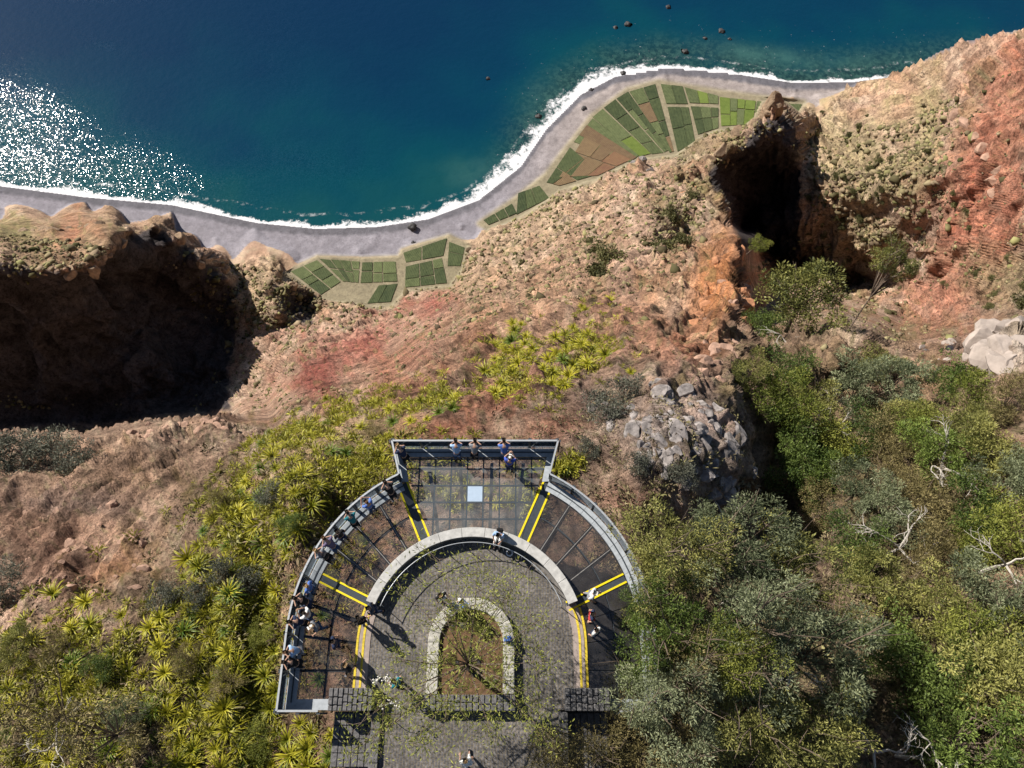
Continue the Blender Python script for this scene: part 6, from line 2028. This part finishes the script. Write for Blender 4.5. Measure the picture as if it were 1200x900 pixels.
def build_person(pose):
    p = POSES[pose]
    g = lambda k_, s: Vector((p[k_][0] * s, p[k_][1], p[k_][2]))
    pts, ed, rad = [], [], []
    def add(v, r_, par=None):
        pts.append(Vector(v)); rad.append(r_)
        if par is not None: ed.append((par, len(pts) - 1))
        return len(pts) - 1
    pel = add(p['pel'], (.145, .115)); spi = add(p['spi'], (.125, .10), pel); che = add(p['che'], (.15, .115), spi)
    nek = add(p['nek'], .055, che); hd = add(p['hd'], (.075, .085), nek); mid = add(Vector(p['hd']).lerp(Vector(p['top']), .5), (.08, .098), hd); add(p['top'], (.06, .07), mid)
    fw = Vector((0, 1, 0))
    face = Vector(p['hd']).lerp(Vector(p['top']), .42) + fw * .075
    add(face + fw * .045, .014, mid)                       # nose
    for s in (-1, 1):
        add(Vector(p['hd']).lerp(Vector(p['top']), .45) + Vector((s * .088, -.01, 0)), .016, mid)   # ear
        two = s < 0 and 'el2' in p
        sh = add(g('sh', s), .062, che); el = add(g('el2' if two else 'el', s), .043, sh)
        wv = g('wr2' if two else 'wr', s); wr = add(wv, .029, el)
        d = (wv - pts[el]).normalized(); side = d.cross(Vector((0, 0, 1)))
        side = side.normalized() if side.length > .1 else Vector((1, 0, 0))
        palm = add(wv + d * .07, (.036, .022), wr)
        for k_, (off, ln) in enumerate(((-.030, .055), (-.010, .072), (.010, .068), (.030, .050))):
            f1 = add(wv + d * .105 + side * off, .0095, palm); f2 = add(wv + d * (.105 + ln * .5) + side * off * 1.2 - Vector((0, 0, .012)), .0085, f1)
            add(wv + d * (.105 + ln * .85) + side * off * 1.2 - Vector((0, 0, .035)), .0075, f2)
        t1 = add(wv + d * .045 + side * s * .045, .012, palm); add(wv + d * .085 + side * s * .062, .009, t1)
        hip = add(Vector(p['pel']) + Vector((s * .095, 0, -.05)), (.088, .092), pel)
        kn = add(g('kn2' if two else 'kn', s), .058, hip); av_ = g('an2' if two else 'an', s); an = add(av_, .040, kn)
        add(av_ + Vector((s * .02, .15, -.045)), (.036, .026), an)
    body = skin_mesh('person', pts, ed, rad, 0)
    # shirt
    pts, ed, rad = [], [], []
    pel = add(Vector(p['pel']) + Vector((0, 0, .02)), (.172, .142)); spi = add(p['spi'], (.152, .127), pel); che = add(p['che'], (.178, .142), spi); add(Vector(p['che']).lerp(Vector(p['nek']), .72), .075, che)
    for s in (-1, 1):
        two = s < 0 and 'el2' in p
        sh = add(g('sh', s), .084, che); add(g('sh', s).lerp(g('el2' if two else 'el', s), .85), .064, sh)
    shirt = skin_mesh('shirt', pts, ed, rad, 0)
    pts, ed, rad = [], [], []
    pel = add(Vector(p['pel']) + Vector((0, 0, .0)), (.160, .13))
    for s in (-1, 1):
        two = s < 0 and 'el2' in p
        hip = add(Vector(p['pel']) + Vector((s * .095, 0, -.06)), .108, pel)
        kn = add(g('kn2' if two else 'kn', s), .075, hip); add(g('kn2' if two else 'kn', s).lerp(g('an2' if two else 'an', s), .88), .058, kn)
    trousers = skin_mesh('trousers', pts, ed, rad, 0)
    pts, ed, rad = [], [], []
    a = Vector(p['hd']); t_ = Vector(p['top'])
    h0 = add(a.lerp(t_, .78) + Vector((0, -.012, .01)), (.088, .100)); add(a.lerp(t_, 1.06) + Vector((0, -.01, 0)), .062, h0); add(a.lerp(t_, .15) + Vector((0, -.052, 0)), .062, h0)
    hair = skin_mesh('hair', pts, ed, rad, 0)
    mb = MB()
    for s in (-1, 1):
        two = s < 0 and 'el2' in p
        av_ = g('an2' if two else 'an', s)
        mb.bar(av_ + Vector((0, -.07, -.045)), av_ + Vector((s * .02, .18, -.045)), .095, .075)
    shoes = mb.mesh('shoes')
    return dict(body=body, shirt=shirt, trousers=trousers, hair=hair, shoes=shoes, head=(a, t_))


PM = {k_: build_person(k_) for k_ in POSES}
M['skin'] = mat('skin', (0.45, 0.27, 0.19), 0.6, 20, 0.1, 0.0)
_cloth = {}
def cloth(c):
    key = tuple(round(x, 3) for x in c)
    if key not in _cloth: _cloth[key] = mat('cloth', c, 0.85, 30, 0.18, 0.15)
    return _cloth[key]


BLUE = (.08, .16, .45); SKY = (.30, .45, .68); NAVY = (.02, .03, .07); BLACK = (.012, .012, .014); WHITE = (.70, .70, .68); GREY = (.20, .21, .23); TEAL = (.02, .17, .20)
DARKH = (.02, .014, .01); BROWNH = (.10, .055, .03); FAIRH = (.30, .20, .10); JEAN = (.05, .08, .15); ROYAL = (.05, .09, .40); RED = (.35, .03, .03); PURPLE = (.14, .11, .19); SAND_ = (.38, .30, .22)


def person(spot, rz, pose, top, bottom, hair, label, sc=1.0, extra=None):
    m_ = PM[pose]
    t = link('person', m_['body'], None)
    if not m_['body'].materials: m_['body'].materials.append(M['skin'])
    t.location = spot; t.rotation_euler = (0, 0, rz); t.scale = (sc, sc, sc)
    tag(t, label, 'person', 'visitors on the lookout')
    def part(name, me, mt):
        o = bpy.data.objects.new(name, me); COL.objects.link(o); o.parent = t
        if not me.materials: me.materials.append(mt)
        o.material_slots[0].link = 'OBJECT'; o.material_slots[0].material = mt
        return o
    part('shirt', m_['shirt'], cloth(top)); part('trousers', m_['trousers'], cloth(bottom)); part('shoes', m_['shoes'], cloth(BLACK if bottom != BLACK else GREY))
    a, e = m_['head']
    if extra == 'cap':
        mb = MB(); c = a.lerp(e, .95)
        mb.tube([c + Vector((0, -.005, -.05)), c + Vector((0, -.005, .02)), c + Vector((0, -.005, .06))], [.105, .098, .05], 12)
        mb.box(c.x - .075, c.x + .075, c.y + .06, c.y + .19, c.z - .045, c.z - .03)
        part('cap', mb.mesh('cap'), cloth(WHITE))
    part('hair', m_['hair'], cloth(hair))
    for s in (-1, 1):
        o = part('eye', rocks[0], cloth(BLACK)); o.location = a.lerp(e, .5) + Vector((s * .034, .088, 0)); o.scale = (.012, .008, .008)
    if extra == 'pack':
        p = POSES[pose]; c = Vector(p['che']) + Vector((0, -.21, -.05))
        mb = MB(); mb.box(c.x - .15, c.x + .15, c.y - .08, c.y + .08, c.z - .24, c.z + .20)
        me = mb.mesh('backpack'); bm = bmesh.new(); bm.from_mesh(me); bmesh.ops.bevel(bm, geom=list(bm.edges), offset=.045, segments=2, affect='EDGES'); bm.to_mesh(me); bm.free()
        o = link('backpack', me, cloth(BLACK)); o.matrix_world = Matrix.LocRotScale(Vector(spot), Matrix.Rotation(rz, 3, 'Z').to_quaternion(), Vector((sc, sc, sc)))
        tag(o, 'black backpack on the ' + ('person sitting on the curved wall' if pose == 'sit' else 'grey-clad person leaning on the left curve'), 'backpack')
    return t


def at_px(x, y, z=1.0):
    w = W(x, y, z); return Vector((w[0], w[1], 0.03))


def front(x, v=8.72):
    w = W(x, 524, 1.2); return Vector((w[0], YC + v, .032))


def arc(x, y, r_=7.52):
    w = W(x, y, 1.1); u, v = w[0] - X0, w[1] - YC
    a = math.atan2(u, max(v, 0)) if v > 0 else (-math.pi / 2 if u < 0 else math.pi / 2)
    if v > 0: return PA(r_, a, .032), -a
    return Q(math.copysign(r_, u), v, .032), math.copysign(math.pi / 2, -u)


person(front(535), R(4), 'lean', SKY, JEAN, DARKH, 'person in a light blue shirt bent over the front rail, the broadest of those there')
person(front(556), R(-6), 'lean', GREY, BLACK, DARKH, 'person in dark grey leaning on the front rail, right beside the light blue shirt')
person(front(591), R(2), 'lean', BLUE, JEAN, DARKH, 'person in a blue shirt with both arms spread along the front rail')
person(front(597, 8.1), R(-10), 'photo', ROYAL, NAVY, BROWNH, 'person in royal blue with a white cap standing behind the front rail', extra='cap')
person(Q(-3.45, 8.55, .032), R(40), 'lean', NAVY, BLACK, FAIRH, 'person in dark clothes at the left corner of the front bay')
person(PA(RI - .2, math.atan2(W(583, 622, .8)[0] - X0, 4.4), .0), R(165), 'sit', SKY, WHITE, DARKH, 'person in light blue sitting on the curved wall below the front bay', extra='pack')
for x, y, pose, top, bot, hair, lab, ex in [
    (448, 566, 'lean', BLACK, BLACK, DARKH, 'person in black leaning on the left curved rail, next to its upper corner', None),
    (425, 590, 'photo', BLUE, JEAN, BROWNH, 'person in blue on the left curve between the black figure and the teal one', None),
    (403, 608, 'lean', TEAL, BLACK, DARKH, 'person in teal leaning on the left curved rail', None),
    (387, 626, 'stand', BLACK, NAVY, DARKH, 'person in black standing at the left curved rail beside the purple top', None),
    (377, 639, 'lean', PURPLE, JEAN, BROWNH, 'person in a purple-grey top leaning on the left curved rail', None),
    (368, 652, 'lean', GREY, BLACK, FAIRH, 'person in grey with a black backpack on the left curve above the yellow stripes', 'pack'),
    (360, 696, 'stand', BLUE, JEAN, FAIRH, 'person in blue right below the left pair of yellow stripes', None),
    (353, 712, 'lean', BLACK, NAVY, DARKH, 'person in black leaning on the left rail beside the white shirt', None),
    (351, 736, 'lean', NAVY, BLACK, DARKH, 'person in navy leaning on the left rail below the white shirt', None),
    (347, 762, 'lean', SKY, GREY, BROWNH, 'person in pale blue leaning on the lower left rail', None),
    (345, 777, 'lean', BLACK, BLACK, DARKH, 'person in black leaning on the lower left rail, lowest on that side', None),
]:
    sp_, rz_ = arc(x, y)
    person(sp_, rz_ + rs_.normal(0, .15), pose, top, bot, hair, lab, rs_.uniform(.95, 1.05), ex)
for x, y, rz_, pose, top, bot, hair, lab, ex in [
    (362, 721, 1.2, 'photo', WHITE, JEAN, DARKH, 'person in a white shirt a step back from the left rail', None),
    (372, 734, 2.2, 'walk', GREY, JEAN, FAIRH, 'person in grey with a white cap walking behind those at the left rail', 'cap'),
    (393, 754, -1.3, 'stand', NAVY, NAVY, DARKH, 'person in navy alone in the middle of the left glass floor', None),
    (423, 727, .4, 'stand', BLACK, BLACK, DARKH, 'person in black standing on the yellow line at the left threshold', None),
    (437, 714, 2.0, 'walk', (.05, .06, .09), NAVY, DARKH, 'person in slate grey stepping off the end of the low wall on the left', None),
    (407, 783, -.4, 'walk', BLACK, BLACK, FAIRH, 'person in black walking along the yellow lines near the left stone block', None),
    (467, 801, 1.0, 'walk', TEAL, BLACK, DARKH, 'person in teal on the plaza beside the white blossom', None),
    (517, 699, -2.6, 'stand', BLACK, WHITE, FAIRH, 'person in a dark top and pale trousers at the top of the planter', None),
    (543, 707, 2.4, 'stand', WHITE, BLUE, DARKH, 'person in white with blue trousers at the top of the planter', None),
    (693, 697, -1.9, 'walk', (.5, .52, .55), GREY, (.45, .44, .42), 'grey-haired person in pale grey on the right pair of yellow stripes', None),
    (694, 722, 1.4, 'stand', NAVY, RED, DARKH, 'person in navy with red trousers on the right glass floor', None),
    (698, 741, .7, 'stand', WHITE, NAVY, DARKH, 'person in a white top at the head of the right yellow line', None),
    (547, 893, .2, 'walk', WHITE, WHITE, FAIRH, 'person in white on the entrance path at the bottom edge', None),
]:
    person(at_px(x, y), rz_, pose, top, bot, hair, lab, rs_.uniform(.95, 1.05), ex)
# small things left about
o = empty('rucksack', Vector(W(595, 749, .42)), 'blue rucksack lying on the right side of the planter kerb', 'rucksack')
mb = MB(); mb.box(-.17, .17, -.13, .13, 0, .22); b0_ = mb.build('bag_body', cloth(BLUE), o, bevel=.05)
mb = MB(); mb.tube([(-.08, .1, .2), (-.05, .02, .30), (.05, .02, .30), (.08, .1, .2)], .015, 6); mb.build('strap', cloth(NAVY), o)
o = empty('drain_ring', Vector(W(597, 648, .004)), 'small white ring set in the plaza paving just inside the low wall', 'drain ring')
mb = MB()
for i in range(16):
    a0_, a1_ = i / 16 * 2 * math.pi, (i + 1) / 16 * 2 * math.pi
    mb.prism([(math.cos(a0_) * .11, math.sin(a0_) * .11), (math.cos(a0_) * .17, math.sin(a0_) * .17), (math.cos(a1_) * .17, math.sin(a1_) * .17), (math.cos(a1_) * .11, math.sin(a1_) * .11)], .002, .03)
mb.build('ring', M['foam'], o)
